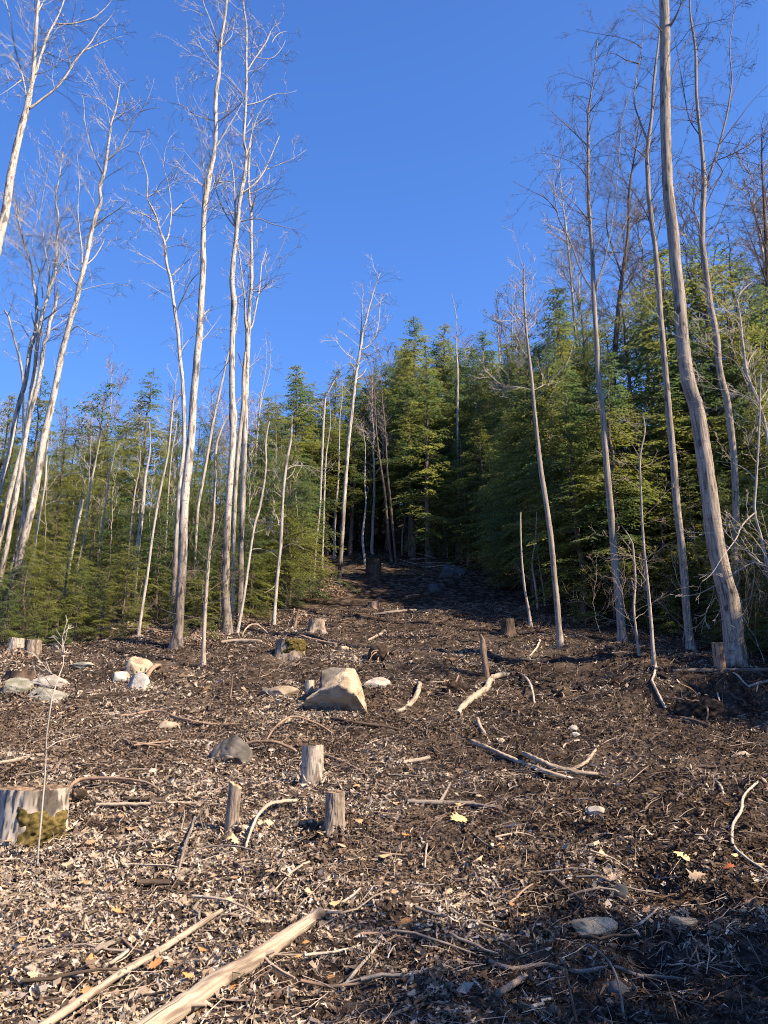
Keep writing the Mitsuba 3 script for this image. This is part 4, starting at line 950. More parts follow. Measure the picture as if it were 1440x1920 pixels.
stump('low dark rotten stump at the left edge behind the white slab', 25, 1285, 1258, 46, 'wood_dark', 13, flare=.5, cutm='cut_dark')
stump('small stump at the sunny lip of the dark track', 700, 1142, 1128, 20, 'wood_brown', 14, flare=.3)


def root_lump(label, px, base, w, h, seed):
    """Upturned root plate: a torn lump of soil with roots."""
    p = ground(px, base)
    s = zdepth(p) / F
    k = thing('root_plate', label, 'roots')
    v, f = stone_mesh(w * s, w * s * .7, h * s * 1.3, seed, 5, .10)
    o = p + [0, w * s * .3, h * s * .4]
    part(k, 'soil_lump', (v + o, f), 'soil', smooth=30)
    rng = np.random.default_rng(seed)
    for _ in range(9):
        d = unit(rng.normal(0, 1, 3) * [1, .8, .5] + [0, -.5, .2])
        q = [o + d * w * s * .25]
        for _ in range(5):
            d = unit(d + rng.normal(0, .35, 3) + [0, 0, -.15])
            q.append(q[-1] + d * w * s * .13)
        part(k, 'root', tube(np.array(q), np.linspace(.022, .006, 6), 6), 'wood_brown', smooth=60)


root_lump('black upturned root lump at the sunny lip of the track', 716, 1240, 58, 34, 3)
root_lump('dark torn root lump beside the bent limb', 850, 1302, 62, 26, 4)
root_lump('dark upturned roots at the right end of the brown root left of the slim stump', 140, 1512, 44, 26, 6)
root_lump('soil clod with white roots in front of the biggest trunk', 1330, 1352, 110, 44, 7)
root_lump('low soil clod with roots beside the white root on the right', 1055, 1308, 40, 20, 8)


# ------------------------------------------------------------------ logs, limbs, roots and sticks on the ground
def stick(name, label, m, pts, lift=.02, seed=1, cat='stick', group=None, arch=0.0, sides=9, rough=.10, fork=()):
    rng = np.random.default_rng(seed + len(pts))
    key = thing(name, label, cat, group)
    for n, s in enumerate((pts,) + tuple(fork)):
        a = parse(s)
        P = np.array([ground(x, y) for x, y, _ in a])
        r = .88 * np.array([w / 2 * zdepth(p) / F for p, w in zip(P, a[:, 2])])
        P[:, 2] += r * .45 + lift * .8 + arch * np.sin(np.linspace(0, np.pi, len(P)))
        if cat == 'log':
            t = np.linalg.norm(P[:, :2] - P[0, :2], axis=1) / np.linalg.norm(P[-1, :2] - P[0, :2])
            flat = P[0] + t[:, None] * (P[-1] - P[0])
            P = flat * .72 + P * .28 + [0, 0, max(0, (P - flat)[:, 2].max()) * .5]
        pr = spline(np.column_stack([P, r]), max(.03, r.mean() * 1.5))
        pr[1:-1, :3] += rng.normal(0, .04 if cat == 'log' else .10, (len(pr) - 2, 3)) * pr[1:-1, 3:4]
        mesh = tube(pr[:, :3], pr[:, 3], sides if r.max() > .012 else 6, True, rough, rng)
        if cat == 'log':
            part(key, 'stem', mesh, m)
            for t in rng.uniform(.15, .9, 4 if pr[:, 3].max() > .05 else 2):
                i = int(t * (len(pr) - 1))
                ax = unit(pr[min(i + 1, len(pr) - 1), :3] - pr[i - 1, :3])
                d = unit(unit(np.cross(ax, [rng.normal(0, .4), rng.normal(-.6, .3), 1.0]) + [0, -.3, .8]) + ax * .5)
                q = pr[i, :3] + d * pr[i, 3] * np.array([[.55], [1.05], [1.5 + rng.uniform(0, .9)]])
                part(key, 'knot', tube(q, pr[i, 3] * np.array([.42, .28, .2]), 8, True, .2, rng), m)
        elif n == 0 and not fork:
            whole(key, mesh, m, smooth=50)
        else:
            part(key, 'stem' if n == 0 else 'side_branch', mesh, m, smooth=50)
    return key


WP, WW, WB, WD, WG = 'wood_pale', 'wood_white', 'wood_brown', 'wood_dark', 'wood_grey'
stick('log', 'thick barkless pale log reaching out of the bottom edge', WP, '248,1982,47 326,1924,45 370,1895,44 404,1866,43 416,1854,36 455,1835,36 500,1810,35 560,1765,31 600,1730,24', .03, 1, 'log', rough=.14, sides=18)
stick('log', 'long thin pale pole lying left of the thick pale log', WP, '40,1972,20 100,1926,19 150,1888,18 210,1845,16 280,1810,15 350,1765,13 415,1722,8', .03, 2, 'log', sides=12)
for lab, m, pts, kw in (
    ('short dark grey stick above the long pale pole', WG, '172,1795,11 215,1775,11 260,1755,9', {}),
    ('split pale stick below the dark grey one', WW, '195,1820,9 240,1795,8 285,1735,5', {}),
    ('thin stick standing askew in the litter left of the slim stump', WG, '332,1648,6 350,1597,6 365,1537,6', dict(arch=.08)),
    ('bleached curved stick between the slim stump and the frayed stump', WW, '460,1598,5 480,1562,7 510,1532,8 556,1507,7', dict(arch=.12)),
    ('straight barky stick lying left of the slim stump', WP, '180,1516,8 270,1515,8 365,1512,6 420,1514,4', {}),
    ('dark stick right above the straight barky one', WD, '232,1504,10 275,1504,10 314,1506,9', {}),
    ('short black rotten log in the litter lower left', WD, '255,1664,14 285,1664,14 317,1668,12', {}),
    ('thin white stick at the left edge below the mossy stump', WW, '-10,1618,5 25,1618,5 48,1616,4', {}),
    ('thin bowed stick across the litter below the slim stump', WG, '345,1612,4 390,1603,4 430,1602,4 492,1612,4', dict(arch=.05)),
    ('dark root bowed out of the soil right of the mossy stump', WB, '122,1515,8 128,1496,8 145,1485,8 200,1480,7 262,1480,6 300,1490,4', dict(arch=.10)),
    ('long thin brown branch across the clearing left of centre', WB, '165,1348,4 240,1345,6 285,1337,6 340,1352,6 400,1362,6 440,1360,4', {}),
    ('forked brown twig lying right of the cream stone', WB, '250,1403,5 300,1395,5 355,1392,4', dict(fork=('300,1395,3 330,1380,3 350,1376,2',))),
    ('stick leaning from the grey rock towards the middle stump', WB, '440,1407,8 500,1410,7 556,1414,6', dict(arch=.10)),
    ('dark branch lying right of the tan boulder foot', WD, '620,1352,7 660,1360,8 720,1367,8 745,1372,5', {}),
    ('arched thin branch in front of the tan boulder', WB, '500,1392,4 525,1372,4 550,1366,4 590,1372,4 625,1380,3', dict(arch=.14)),
    ('brown leaning broken pole beside the tan stones', WB, '272,1283,9 284,1268,10 300,1252,8', dict(arch=.12)),
    ('thick bent barkless limb right of the tan boulder', WP, '948,1268,12 922,1281,13 911,1303,14 882,1320,14 858,1342,12', dict(arch=.06)),
    ('short pale broken limb left of the bent one', WP, '786,1284,9 779,1312,11 765,1328,10 745,1338,8', {}),
    ('long straight pole on the right, upper end touching a short limb', WP, '885,1395,9 920,1410,10 970,1432,10 1020,1452,10 1062,1464,8', {}),
    ('pale pole lying parallel to the long straight one', WP, '980,1420,9 1030,1440,11 1070,1452,11 1122,1457,9', dict(fork=('1068,1450,7 1100,1435,7 1112,1418,6 1122,1402,5',))),
    ('short limb pointing up the slope at the head of the long pole', WP, '917,1400,10 905,1375,9 895,1352,8', {}),
    ('grey branch with a side fork lying right of the frayed stump', WG, '765,1509,9 830,1511,11 880,1514,11 918,1518,9 942,1518,5', dict(fork=('825,1508,7 838,1485,6 844,1474,5',))),
    ('short bleached stick above the grey forked branch', WW, '743,1437,9 775,1432,8 806,1425,8', {}),
    ('white root hooked over the soil above the two flat stones', WW, '977,1267,4 986,1282,5 995,1296,5 1002,1322,4', dict(arch=.12)),
    ('white curled twig at the sunny lip below the right shade', WW, '1012,1202,4 1010,1216,4 1005,1226,4 990,1236,3', dict(arch=.1)),
    ('crooked white root hanging over the dark bank, left one', WW, '1228,1252,5 1226,1275,5 1224,1292,6 1237,1312,6 1249,1332,6', dict(arch=.05)),
    ('crooked white root hanging over the dark bank, in front of the biggest trunk', WW, '1346,1302,4 1349,1320,4 1356,1338,4 1371,1358,4', dict(arch=.05)),
    ('short bright root on the dark bank between the two crooked ones', WW, '1312,1306,5 1298,1316,4 1286,1332,4 1268,1338,3', {}),
    ('white forked branch at the right edge in front of the biggest trunk', WW, '1446,1280,6 1425,1284,6 1405,1294,5', dict(fork=('1422,1284,4 1419,1302,3', '1405,1292,4 1392,1280,4 1374,1265,4'))),
    ('long bleached root curling down the right edge', WW, '1430,1466,4 1415,1482,5 1397,1505,5 1392,1535,6 1375,1575,6 1384,1610,6 1420,1635,6 1446,1646,5', dict(arch=.05)),
    ('grey log lying behind the foot of the biggest trunk', WG, '1262,1262,8 1330,1261,9 1400,1260,9 1450,1260,9', {}),
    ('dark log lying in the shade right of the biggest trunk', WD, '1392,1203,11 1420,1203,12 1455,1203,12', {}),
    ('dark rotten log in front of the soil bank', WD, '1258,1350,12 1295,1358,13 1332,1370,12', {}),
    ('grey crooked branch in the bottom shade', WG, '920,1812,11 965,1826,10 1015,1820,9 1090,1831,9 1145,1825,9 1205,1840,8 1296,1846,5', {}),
    ('short thick grey stick below the crooked branch', WG, '935,1874,14 962,1855,14 986,1842,12', {}),
    ('thin dark shoot crossing the bottom shade, left one', WD, '1060,1815,6 1064,1865,6 1082,1930,6', dict(arch=.08)),
    ('thin dark shoot crossing the bottom shade, right one', WG, '1098,1780,4 1142,1840,5 1172,1930,5', dict(arch=.08)),
    ('thin grey branch at the very bottom in the shade', WG, '716,1926,7 760,1908,7 806,1896,6 850,1914,5', {}),
    ('dark slanting stick above the tan slab', WD, '1038,1653,9 1065,1676,9 1097,1702,8', {}),
    ('short pale stick at the edge of the bottom shade', WP, '872,1774,8 885,1755,9 898,1738,8', {}),
    ('torn pale chunk of wood right of the thick pale log', WP, '838,1719,9 858,1710,11 882,1699,8', {}),
    ('thin upright bleached twig in the lower middle', WW, '797,1632,4 800,1610,4 801,1588,4', dict(arch=.06)),
    ('thin dark branch across the litter right of centre', WD, '1015,1577,5 1080,1590,6 1146,1606,5', {}),
    ('pale stick at the sunny end of the dark track', WP, '690,1204,5 704,1196,6 716,1190,5', {}),
    ('long grey branch across the shaded track', WG, '700,1154,5 735,1150,6 780,1146,5', {}),
    ('thin pale stick flat in front of the long pole', WP, '1060,1401,6 1074,1395,6 1083,1391,5', {}),
    ('long dark branch lying flat across the right foreground', WD, '1210,1447,6 1270,1444,7 1340,1446,6 1420,1444,5', {}),
    ('slim pale stick in the right litter above the bleached root', WW, '1338,1462,5 1352,1480,6 1356,1496,5', {}),
    ('pale splintered slab of bark left of the moss-capped stump', WP, '415,1207,7 450,1205,9 490,1206,7', {}),
    ('brown broken limb right of the moss-capped stump', WB, '562,1195,6 600,1205,7 630,1210,6', {}),
    ('thin brown stick left of the dome-shaped rock', WB, '230,1390,4 252,1396,5 300,1402,4', {}),
    ('pale stick lying flat at the left edge', WP, '-5,1437,8 40,1427,8 80,1418,6', {}),
    ('slim stick right of the middle stump, pointing downhill', WB, '605,1418,4 640,1430,5 690,1462,4', {})):
    stick('stick', lab, m, pts, seed=len(lab), **kw)
RS = np.random.default_rng(5)
for k in range(150):
    py = RS.uniform(1250, 1900) if k < 110 else RS.uniform(1100, 1260)
    px = RS.uniform(20, 1420) if k < 110 else RS.uniform(600, 1300)
    p = ground(px, py)
    a = RS.normal(0, .9)
    L = RS.uniform(.18, .6)
    n = 5
    s = np.linspace(-.5, .5, n)
    q = np.column_stack([p[0] + s * L * math.cos(a), p[1] + s * L * math.sin(a)]) + RS.normal(0, .012, (n, 2))
    r = RS.uniform(.005, .013)
    q = np.column_stack([q, height(q[:, 0], q[:, 1], False) + .022 + RS.uniform(0, .03) + RS.uniform(-.05, .05) * s])
    m = RS.choice([WP, WW, WB, WD, WG])
    hue = {WP: 'pale', WW: 'bleached', WB: 'brown', WD: 'blackish', WG: 'grey'}[m]
    band = 'high up the clearing' if py < 1260 else 'level with the tan boulder' if py < 1380 else 'level with the stumps' if py < 1580 else 'in the foreground'
    side = 'far left' if px < 300 else 'left' if px < 640 else 'right of centre' if px < 1000 else 'far right'
    key = thing('stick', f'short {hue} broken stick in the litter {band}, {side}', 'stick', 'short loose sticks in the litter')
    whole(key, tube(q, np.linspace(r, r * .6, n), 6, True, .1, RS), m, smooth=50)

# thin whip sapling in the left foreground and the leaning thin pole
bare_tree('sapling', 'thin whip of a sapling in the left foreground, kinked near its top', [
    '70,1622,4.5 75,1560,4 82,1480,3.7 87,1380,3.4 94,1330,3 102,1290,2.6 114,1260,2.3 120,1240,2 121,1223,1.7 110,1205,1.3 98,1192,1', '87,1404,3 105,1392,3 130,1385,3 155,1377,2', '121,1225,2 118,1200,2 105,1180,2', '85,1270,2 95,1285,2 100,1295,2'],
    bark='bark_pale', seed=60, low=.6, twigs=1.5, tw_len=.25, buttress=.2)
stick('stick', 'thin long pole leaning out of the left thicket to the moss-capped stump', WP, '454,1196,3 478,1192,4 502,1190,4', arch=.3)


def stub(label, pts, m, seed):
    a = parse(pts)
    Y = ground(a[0, 0], a[0, 1])[1]
    P = at(a[:, 0], a[:, 1], Y)
    r = np.array([w / 2 * zdepth(p) / F for p, w in zip(P, a[:, 2])])
    P[0, 2] -= .1
    pr = spline(np.column_stack([P, r]), .04)
    k = thing('snag', label, 'snag')
    whole(k, tube(pr[:, :3], pr[:, 3], 10, True, .16, np.random.default_rng(seed)), m, smooth=50)


stub('upright gnarled root stub right of the dark root lump', '912,1268,14 909,1240,12 906,1222,12 905,1203,9 900,1190,5', WB, 1)
stub('thin broken stem upright at the left edge of the track', '551,1178,6 556,1160,5 560,1142,4', WB, 2)
stub('second thin broken stem beside the first at the left edge of the track', '545,1176,4 549,1156,4 552,1140,3', WB, 3)
stub('short dead shoot upright in the open left of the tan boulder', '431,1312,3 434,1290,3 436,1268,2', WB, 4)


def brush_pile(label, px, py, w, h, n, seed, mats, leaves=0, lab2=None):
    """A heap of thrown-together branches, each branch a part."""
    p = ground(px, py)
    s = zdepth(p) / F
    rng = np.random.default_rng(seed)
    k = thing('brush_pile', label, 'brush pile')
    for i in range(n):
        c = p + np.array([rng.normal(0, w * s * .22), abs(rng.normal(0, .5)), 0])
        c[2] = height(c[0], c[1], False) + rng.uniform(.05, 1) * h * s * max(0, 1 - abs(c[0] - p[0]) / (w * s * .55)) + .03
        a, L = rng.normal(0, .5), rng.uniform(.35, 1.0) * w * s * .5
        d = np.array([math.cos(a), math.sin(a), rng.normal(0, .14)])
        t = np.linspace(-.5, .5, 5)[:, None]
        q = c + d * L * t + rng.normal(0, .02, (5, 3))
        part(k, 'branch', tube(q, np.linspace(1, .5, 5) * rng.uniform(.010, .028), 6, True, .08, rng), rng.choice(mats), smooth=50)
    if leaves:
        c = p + np.column_stack([rng.normal(0, w * s * .22, leaves), np.abs(rng.normal(0, .5, leaves)), np.zeros(leaves)])
        c[:, 2] = height(c[:, 0], c[:, 1], False) + rng.uniform(0, 1, leaves) * h * s * np.clip(1 - np.abs(c[:, 0] - p[0]) / (w * s * .55), 0, 1)
        v, f, col = leaf_mesh(c, rng, .05, .10, ((.34, .235, .17), (.20, .13, .095), (.45, .35, .27)), 1.6)
        part(k, 'dead_leaves', (v, f), 'litter', 'stuff', color=col)


def leaf_mesh(c, rng, lo, hi, cols, tilt=.55, cheap=False, wide=(.22, .62)):
    """Curled dead leaves at the points c: five vertices and four triangles each, coloured per leaf."""
    n = len(c)
    cols = np.asarray(cols, float)
    nm = unit(np.column_stack([rng.normal(0, tilt, (n, 2)), np.ones(n)]))
    a = unit(np.cross(nm, unit(rng.normal(0, 1, (n, 3)))))
    b = np.cross(nm, a)
    L = np.clip(np.exp(rng.normal(math.log((lo + hi) * .45), .42, n)), lo * .7, hi * 1.7)[:, None]
    W = L * rng.uniform(*wide, n)[:, None]
    cu = L * rng.normal(0, .16, n)[:, None]
    sk = rng.normal(0, .18, (n, 1)) * L
    v = np.stack([c - a * L * .5 + nm * cu, c + b * W * .5 + a * sk + nm * cu * rng.uniform(-1, 1.2, (n, 1)), c + a * L * .5 + nm * cu * rng.uniform(.2, 1.6, (n, 1)), c - b * W * .5 - a * sk * .6 + nm * cu * .6, c - nm * np.abs(cu) * .3], 1).reshape(-1, 3)
    k = np.arange(n)[:, None] * 5
    f = np.concatenate([k + [0, 1, 2], k + [0, 2, 3]] if cheap else [k + [0, 1, 4], k + [1, 2, 4], k + [2, 3, 4], k + [3, 0, 4]], 0)
    which = rng.integers(0, len(cols), n)
    mixv = rng.uniform(0, 1, (n, 1))
    col = (cols[which] * mixv + cols[rng.integers(0, len(cols), n)] * (1 - mixv)) * rng.uniform(.6, 1.15, (n, 1))
    return v, f, np.repeat(np.clip(col, .01, .8), 5, 0)


brush_pile('heap of grey branches at the head of the track', 800, 1066, 130, 24, 46, 1, [WG, WW, WG, WD])
brush_pile('heap of leafy brown brush at the left edge of the track', 610, 1122, 84, 34, 22, 2, [WB, WG, WB], 700)
brush_pile('leafy brown brush at the foot of the left thicket', 235, 1192, 120, 26, 24, 3, [WB, WG, WP], 500)
brush_pile('tangle of dark branches left of the thickest trunk foot', 298, 1206, 70, 26, 20, 4, [WD, WB, WD])
brush_pile('brown brush behind the two thin broken stems', 560, 1172, 70, 24, 14, 5, [WB, WG], 320)

for n, (px, py, w, lab) in enumerate(((640, 1622, 90, 'pale tangle of torn rootlets below the frayed stump'), (755, 1604, 60, 'small tangle of rootlets right of the frayed stump foot'), (330, 1566, 80, 'dark tangle of brush at the left foot of the slim stump'), (300, 1512, 70, 'tangle of roots above the straight barky stick'),
                                      (890, 1482, 70, 'tangle of torn roots left of the long pole'), (1000, 1545, 80, 'root tangle below the long pole'), (1180, 1560, 90, 'dark root tangle right of the bright white flat stone'), (1300, 1480, 90, 'tangle of dark brush on the right slope'), (1345, 1575, 80, 'root tangle left of the bleached root'),
                                      (1000, 1770, 100, 'shaded tangle of twigs left of the tan slab'), (1300, 1800, 120, 'tangle of shaded twigs below the grey-tan cobble'), (700, 1812, 100, 'tangle of twigs where the bottom shade begins'), (480, 1400, 60, 'brushy tangle between the grey rock and the middle stump'), (660, 1440, 70, 'tangle of twigs right of the middle stump'),
                                      (1180, 1392, 80, 'tangle of roots right of the two flat stones'), (1080, 1290, 80, 'tangle of roots on the shaded rise'), (820, 1300, 60, 'tangle of roots left of the bent limb'), (100, 1600, 80, 'tangle of dry stems at the foot of the mossy stump'), (220, 1700, 90, 'tangle of dry stems in the left foreground'), (930, 1640, 80, 'tangle of dark roots in the middle foreground'))):
    p = ground(px, py)
    sc = w * zdepth(p) / F
    rng = np.random.default_rng(300 + n)
    lines = []
    for _ in range(46):
        c = p[:2] + rng.normal(0, .26, 2) * sc
        a, L = rng.uniform(0, 6.28), sc * rng.uniform(.2, .7)
        d = np.array([math.cos(a), math.sin(a), rng.normal(.1, .45)])
        q = [np.array([c[0], c[1], height(c[0], c[1], False) + rng.uniform(.0, .05)])]
        for _ in range(5):
            d = unit(d + rng.normal(0, .38, 3) - [0, 0, .12])
            q.append(q[-1] + d * L / 5)
        q = np.array(q)
        q[:, 2] = np.maximum(q[:, 2], height(q[:, 0], q[:, 1], False) + .008)
        lines.append((q, np.linspace(1, .4, 6) * rng.uniform(.002, .0065)))
    k = thing('root_tangle', lab, 'roots')
    v, f = tubes(lines, 4)
    whole(k, (v, f), 'litter', color=np.repeat(TW0[rng.integers(0, len(TW0), len(lines))] * rng.uniform(.7, 1.1, (len(lines), 1)), 24, 0))
for px, py, w, lab in ((440, 1182, 50, 'clump of pinkish dead leaves at the foot of the kinked sapling'), (20, 1240, 80, 'leafy dead brush at the far left edge'), (140, 1205, 80, 'leafy dead brush at the foot of the left thicket, far left'), (360, 1216, 60, 'leafy dead brush between the thickest trunk and the grey young tree')):
    brush_pile(lab, px, py, w, 20, 10, px, [WB, WG], 260)

# ------------------------------------------------------------------ litter
RL = np.random.default_rng(42)


def scatter(n, y0, y1, rng, power=1.6, margin=.62):
    y = (rng.uniform(0, 1, n) * (y1 ** power - y0 ** power) + y0 ** power) ** (1 / power)
    x = rng.uniform(-1, 1, n) * (margin * y + .6)
    return x, y


def litter_density(x, y):
    d = .58 + 2.1 * nz(x, y, 1.1, 3, 31) + .9 * nz(x, y, .3, 2, 33)
    d = d + .42 * sg((-x - .1 * y + .2) / .7) * sg((9 - y) / 2)              # thick in the lower left
    d = d - .22 * sg((x - .6) / .6) * sg((12 - y) / 3)                        # thin on the torn soil at right
    return np.clip(d, .06, 1)


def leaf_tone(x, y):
    """How pale the litter is: clumps, thick dry litter at lower left, torn dark soil at right, shade of mid-right and upper track put into the tone."""
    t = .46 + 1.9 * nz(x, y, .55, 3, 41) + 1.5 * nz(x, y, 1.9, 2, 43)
    t = t + .30 * sg((-x - .1 * y + .3) / .6) * sg((9 - y) / 2) - .36 * sg((x - .3 - .05 * y) / .7) * sg((15 - y) / 2) - .40 * sg((x - 1.6) / .6) * sg((y - 14) / 1.5) - .40 * sg((x + 3) / .8) * sg((y - 21) / .8)  # last two terms paint shade into the litter at mid-right and on the track
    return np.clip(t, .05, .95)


PALE = np.array([(.41, .35, .295), (.36, .30, .245), (.30, .24, .19), (.45, .40, .35), (.36, .27, .19), (.33, .28, .24)])
MIDS = np.array([(.165, .124, .098), (.105, .079, .064), (.21, .163, .132), (.14, .097, .075), (.065, .050, .042), (.18, .122, .085)])


def litter(n, lo, hi, tilt, wide, cheap, y0, y1, dark=1.0, up=.03, power=1.6):
    x, y = scatter(n, y0, y1, RL, power)
    keep = RL.uniform(0, 1, len(x)) < (litter_density(x, y) if dark == 1 else 1)
    x, y = x[keep], y[keep]
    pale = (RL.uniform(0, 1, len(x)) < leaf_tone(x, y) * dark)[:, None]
    c = np.column_stack([x, y, height(x, y) + RL.uniform(-.006, up, len(x))])
    v, f, _ = leaf_mesh(c, RL, lo, hi, MIDS, tilt, cheap, wide)
    n = len(x)
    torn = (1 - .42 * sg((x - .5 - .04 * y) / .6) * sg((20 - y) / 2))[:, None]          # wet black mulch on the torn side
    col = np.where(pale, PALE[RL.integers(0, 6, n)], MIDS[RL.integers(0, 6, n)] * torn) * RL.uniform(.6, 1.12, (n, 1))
    return v, f, np.repeat(col, 5, 0)


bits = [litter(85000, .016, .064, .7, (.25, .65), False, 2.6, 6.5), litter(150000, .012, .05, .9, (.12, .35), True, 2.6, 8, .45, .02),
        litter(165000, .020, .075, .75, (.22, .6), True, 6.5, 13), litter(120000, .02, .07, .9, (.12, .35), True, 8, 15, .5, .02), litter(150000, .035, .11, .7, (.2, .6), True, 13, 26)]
for bx, by, br, bh, bw in BANK:
    n = int(min(900, 150 + 2600 * br * bw))
    th, dd = RL.uniform(0, 2 * np.pi, n), np.abs(RL.normal(0, .6, n))
    x, y = bx + np.cos(th) * (br * .9 + dd * bw), by + np.sin(th) * (br * .9 + dd * bw) * (.85 if by < 30 else 1)
    lump = .35 + 1.1 * meshkit.noise(np.stack([np.cos(th) * 2 + bx, np.sin(th) * 2 + by, th * 0], -1))
    c = np.column_stack([x, y, height(x, y) + bh * np.maximum(1 - dd, 0) * lump * RL.uniform(.2, 1, n)])
    v, f, _ = leaf_mesh(c, RL, .03, .09, MIDS, .9, True, (.15, .55))
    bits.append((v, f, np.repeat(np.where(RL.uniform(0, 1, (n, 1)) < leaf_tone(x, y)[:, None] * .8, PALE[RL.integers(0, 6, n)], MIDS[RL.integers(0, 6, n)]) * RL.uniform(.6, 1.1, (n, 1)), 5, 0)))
vv, ff, cc, o = [], [], [], 0
for v, f, c in bits:
    vv.append(v)
    ff.append(f + o)
    cc.append(c)
    o += len(v)
whole('leaf_litter', (np.vstack(vv), np.vstack(ff)), 'litter', color=np.vstack(cc))
labels['leaf_litter'] = {'kind': 'stuff', 'label': 'shredded tan and brown dead leaves covering the soil', 'category': 'leaf litter'}

x, y = scatter(36000, 2.6, 26, RL)
n = len(x)
a, L = RL.uniform(0, np.pi, n), np.exp(RL.normal(-2.1, .5, n))
m = 3
s = np.linspace(-.5, .5, m)
X = x[:, None] + np.cos(a)[:, None] * L[:, None] * s + RL.normal(0, .035, (n, m)) * L[:, None] * 1.5
Yy = y[:, None] + np.sin(a)[:, None] * L[:, None] * s + RL.normal(0, .035, (n, m)) * L[:, None] * 1.5
tilt = RL.normal(0, .22, n)[:, None] * L[:, None] * s
Z = height(X, Yy, False) + .018 + RL.uniform(0, .03, (n, 1)) + tilt + np.abs(RL.normal(0, .05, (n, 1))) * L[:, None] * (1 - (2 * s) ** 2)
rad = (RL.uniform(.0010, .0030, n) * (1 + .045 * y) * (.7 + L))[:, None] * np.array([1, .85, .45])
PP = np.stack([X, Yy, Z], -1)
vt, ft = tubes([(PP[k], rad[k]) for k in range(n)], 3)
TW = np.array([(.42, .35, .29), (.28, .21, .165), (.14, .105, .085), (.20, .15, .115), (.30, .25, .21), (.07, .055, .05)])
ct = TW[RL.integers(0, len(TW), n)] * RL.uniform(.7, 1.15, (n, 1))
whole('twig_litter', (vt, ft), 'litter', color=np.repeat(ct, m * 3, 0))
labels['twig_litter'] = {'kind': 'stuff', 'label': 'thin broken twigs and rootlets strewn over the soil', 'category': 'twigs'}

# larger single leaves
LOBES = np.array([(0, -.5), (.06, -.32), (.22, -.30), (.16, -.14), (.36, -.06), (.22, .06), (.40, .20), (.20, .22), (.16, .40), (0, .5), (-.15, .38), (-.22, .22), (-.40, .18), (-.22, .04), (-.36, -.08), (-.15, -.14), (-.22, -.30), (-.06, -.32)])


def big_leaf(px, py, size, col, label, group=None, seed=1):
    rng = np.random.default_rng(seed)
    p = ground(px, py)
    L = size * zdepth(p) / F
    ring = np.vstack([LOBES, LOBES * .45, [[0, 0]]]) * L * np.array([1.1, 1.0])
    a = rng.uniform(0, 6.28)
    z = .9 * L * (rng.normal(0, .5) * (ring[:, 0] / L) ** 2 + rng.normal(0, .5) * (ring[:, 1] / L) ** 2 + rng.normal(0, .25) * ring[:, 0] * ring[:, 1] / L ** 2)
    v = np.column_stack([ring[:, 0] * math.cos(a) - ring[:, 1] * math.sin(a), ring[:, 0] * math.sin(a) + ring[:, 1] * math.cos(a), z])
    tx, ty = rng.normal(0, .25), -abs(rng.normal(.15, .2))
    v[:, 2] += v[:, 0] * tx - v[:, 1] * ty
    n = len(LOBES)
    k, k2 = np.arange(n), (np.arange(n) + 1) % n
    f = np.vstack([np.stack([k, k2, n + k2], 1), np.stack([k, n + k2, n + k], 1), np.stack([n + k, n + k2, np.full(n, 2 * n)], 1)])
    key = thing('fallen_leaf', label, 'leaf', group)
    whole(key, (v + p + [0, 0, .04 - min(0, v[:, 2].min()) * .6], f), 'litter', color=np.tile(np.asarray(col) * rng.uniform(.85, 1.1), (len(v), 1)))


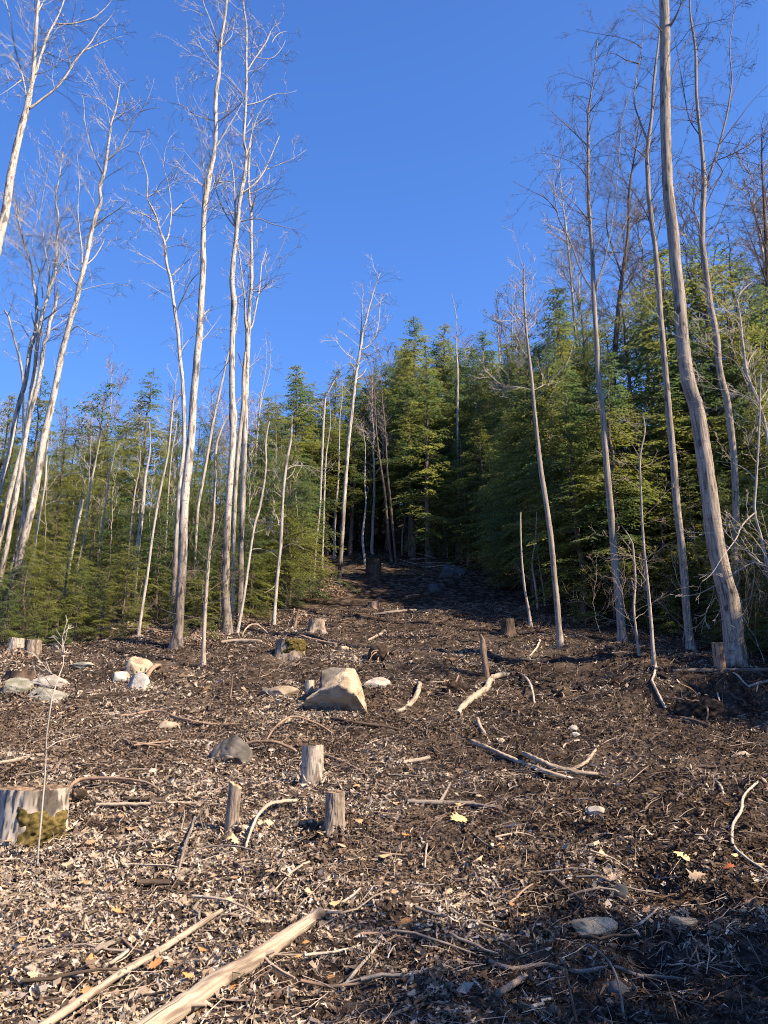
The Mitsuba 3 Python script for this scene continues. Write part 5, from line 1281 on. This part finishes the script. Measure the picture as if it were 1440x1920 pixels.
OR, YE, TA = (.42, .21, .09), (.46, .345, .19), (.40, .295, .20)
for px, py, sz, col, lab in (
    (288, 1830, 30, OR, 'orange curled leaf lying beside the long pale pole'), (160, 1878, 28, OR, 'orange leaf in the lower left litter'), (352, 1850, 24, OR, 'orange-tan leaf left of the thick pale log'),
    (432, 1583, 26, YE, 'yellowish lobed leaf below the slim stump'), (480, 1568, 14, OR, 'small orange leaf touching the bleached curved stick'), (722, 1618, 34, YE, 'large yellow-tan leaf in the lower middle'), (600, 1575, 16, YE, 'small yellow leaf below the frayed stump'),
    (760, 1745, 32, OR, 'orange-brown leaf above the bottom shade'), (298, 1604, 32, YE, 'long yellow-tan leaf below the stick that stands askew'), (640, 1598, 26, TA, 'pale tan leaf left of the large yellow one'), (1278, 1622, 40, YE, 'broad cream leaf on the right litter'), (1150, 1662, 36, TA, 'tan leaf above the tan slab'),
    (1312, 1660, 38, TA, 'tan leaf right of the slate-blue stone'), (1370, 1640, 24, (.30, .10, .05), 'dark red-brown leaf at the right'), (860, 1548, 40, YE, 'yellow-tan leaves cluster leaf below the grey forked branch'), (505, 1650, 24, TA, 'pinkish tan leaf in the lower middle left'), (1408, 1410, 20, TA, 'pale leaf at the right edge of the litter'),
    (380, 1800, 22, OR, 'small orange leaf between the two pale logs'), (620, 1850, 22, OR, 'orange leaf at the edge of the bottom shade'), (60, 1850, 24, TA, 'tan leaf near the lower left corner')):
    big_leaf(px, py, sz, col, lab, None, int(px))
for k in range(90):
    py = 1480 + 430 * RS.uniform(0, 1)
    px = RS.uniform(10, 1430)
    if px > 900 and RS.uniform() < .45:
        continue
    hue, col = (('orange', OR), ('yellowish', YE), ('tan', TA), ('tan', TA), ('brown', (.36, .22, .13)))[RS.integers(0, 5)]
    band = 'level with the stumps' if py < 1600 else 'below the stumps' if py < 1740 else 'near the bottom edge'
    side = 'far left' if px < 240 else 'left of centre' if px < 560 else 'in the middle' if px < 860 else 'on the right'
    big_leaf(px, py, RS.uniform(14, 26), col, f'{hue} lobed dead leaf loose on the litter {band}, {side}', 'loose lobed leaves', 1000 + k)

if __name__ == 'count':
    import collections
    tot = collections.Counter()
    for k_, d_ in scene.items():
        for n_, e_ in ([(k_, d_)] if d_.get('type') == 'ply' else [(k_ + '/' + n_, e_) for n_, e_ in d_.items() if isinstance(e_, dict) and e_.get('type') == 'ply']):
            tot[k_.split('__')[0].rstrip('0123456789_') + '/' + n_.split('__')[-1].split('/')[-1].rstrip('0123456789_')] += len(meshkit.WRITTEN[e_['filename']][1])
    print(sum(tot.values()), tot.most_common(40))
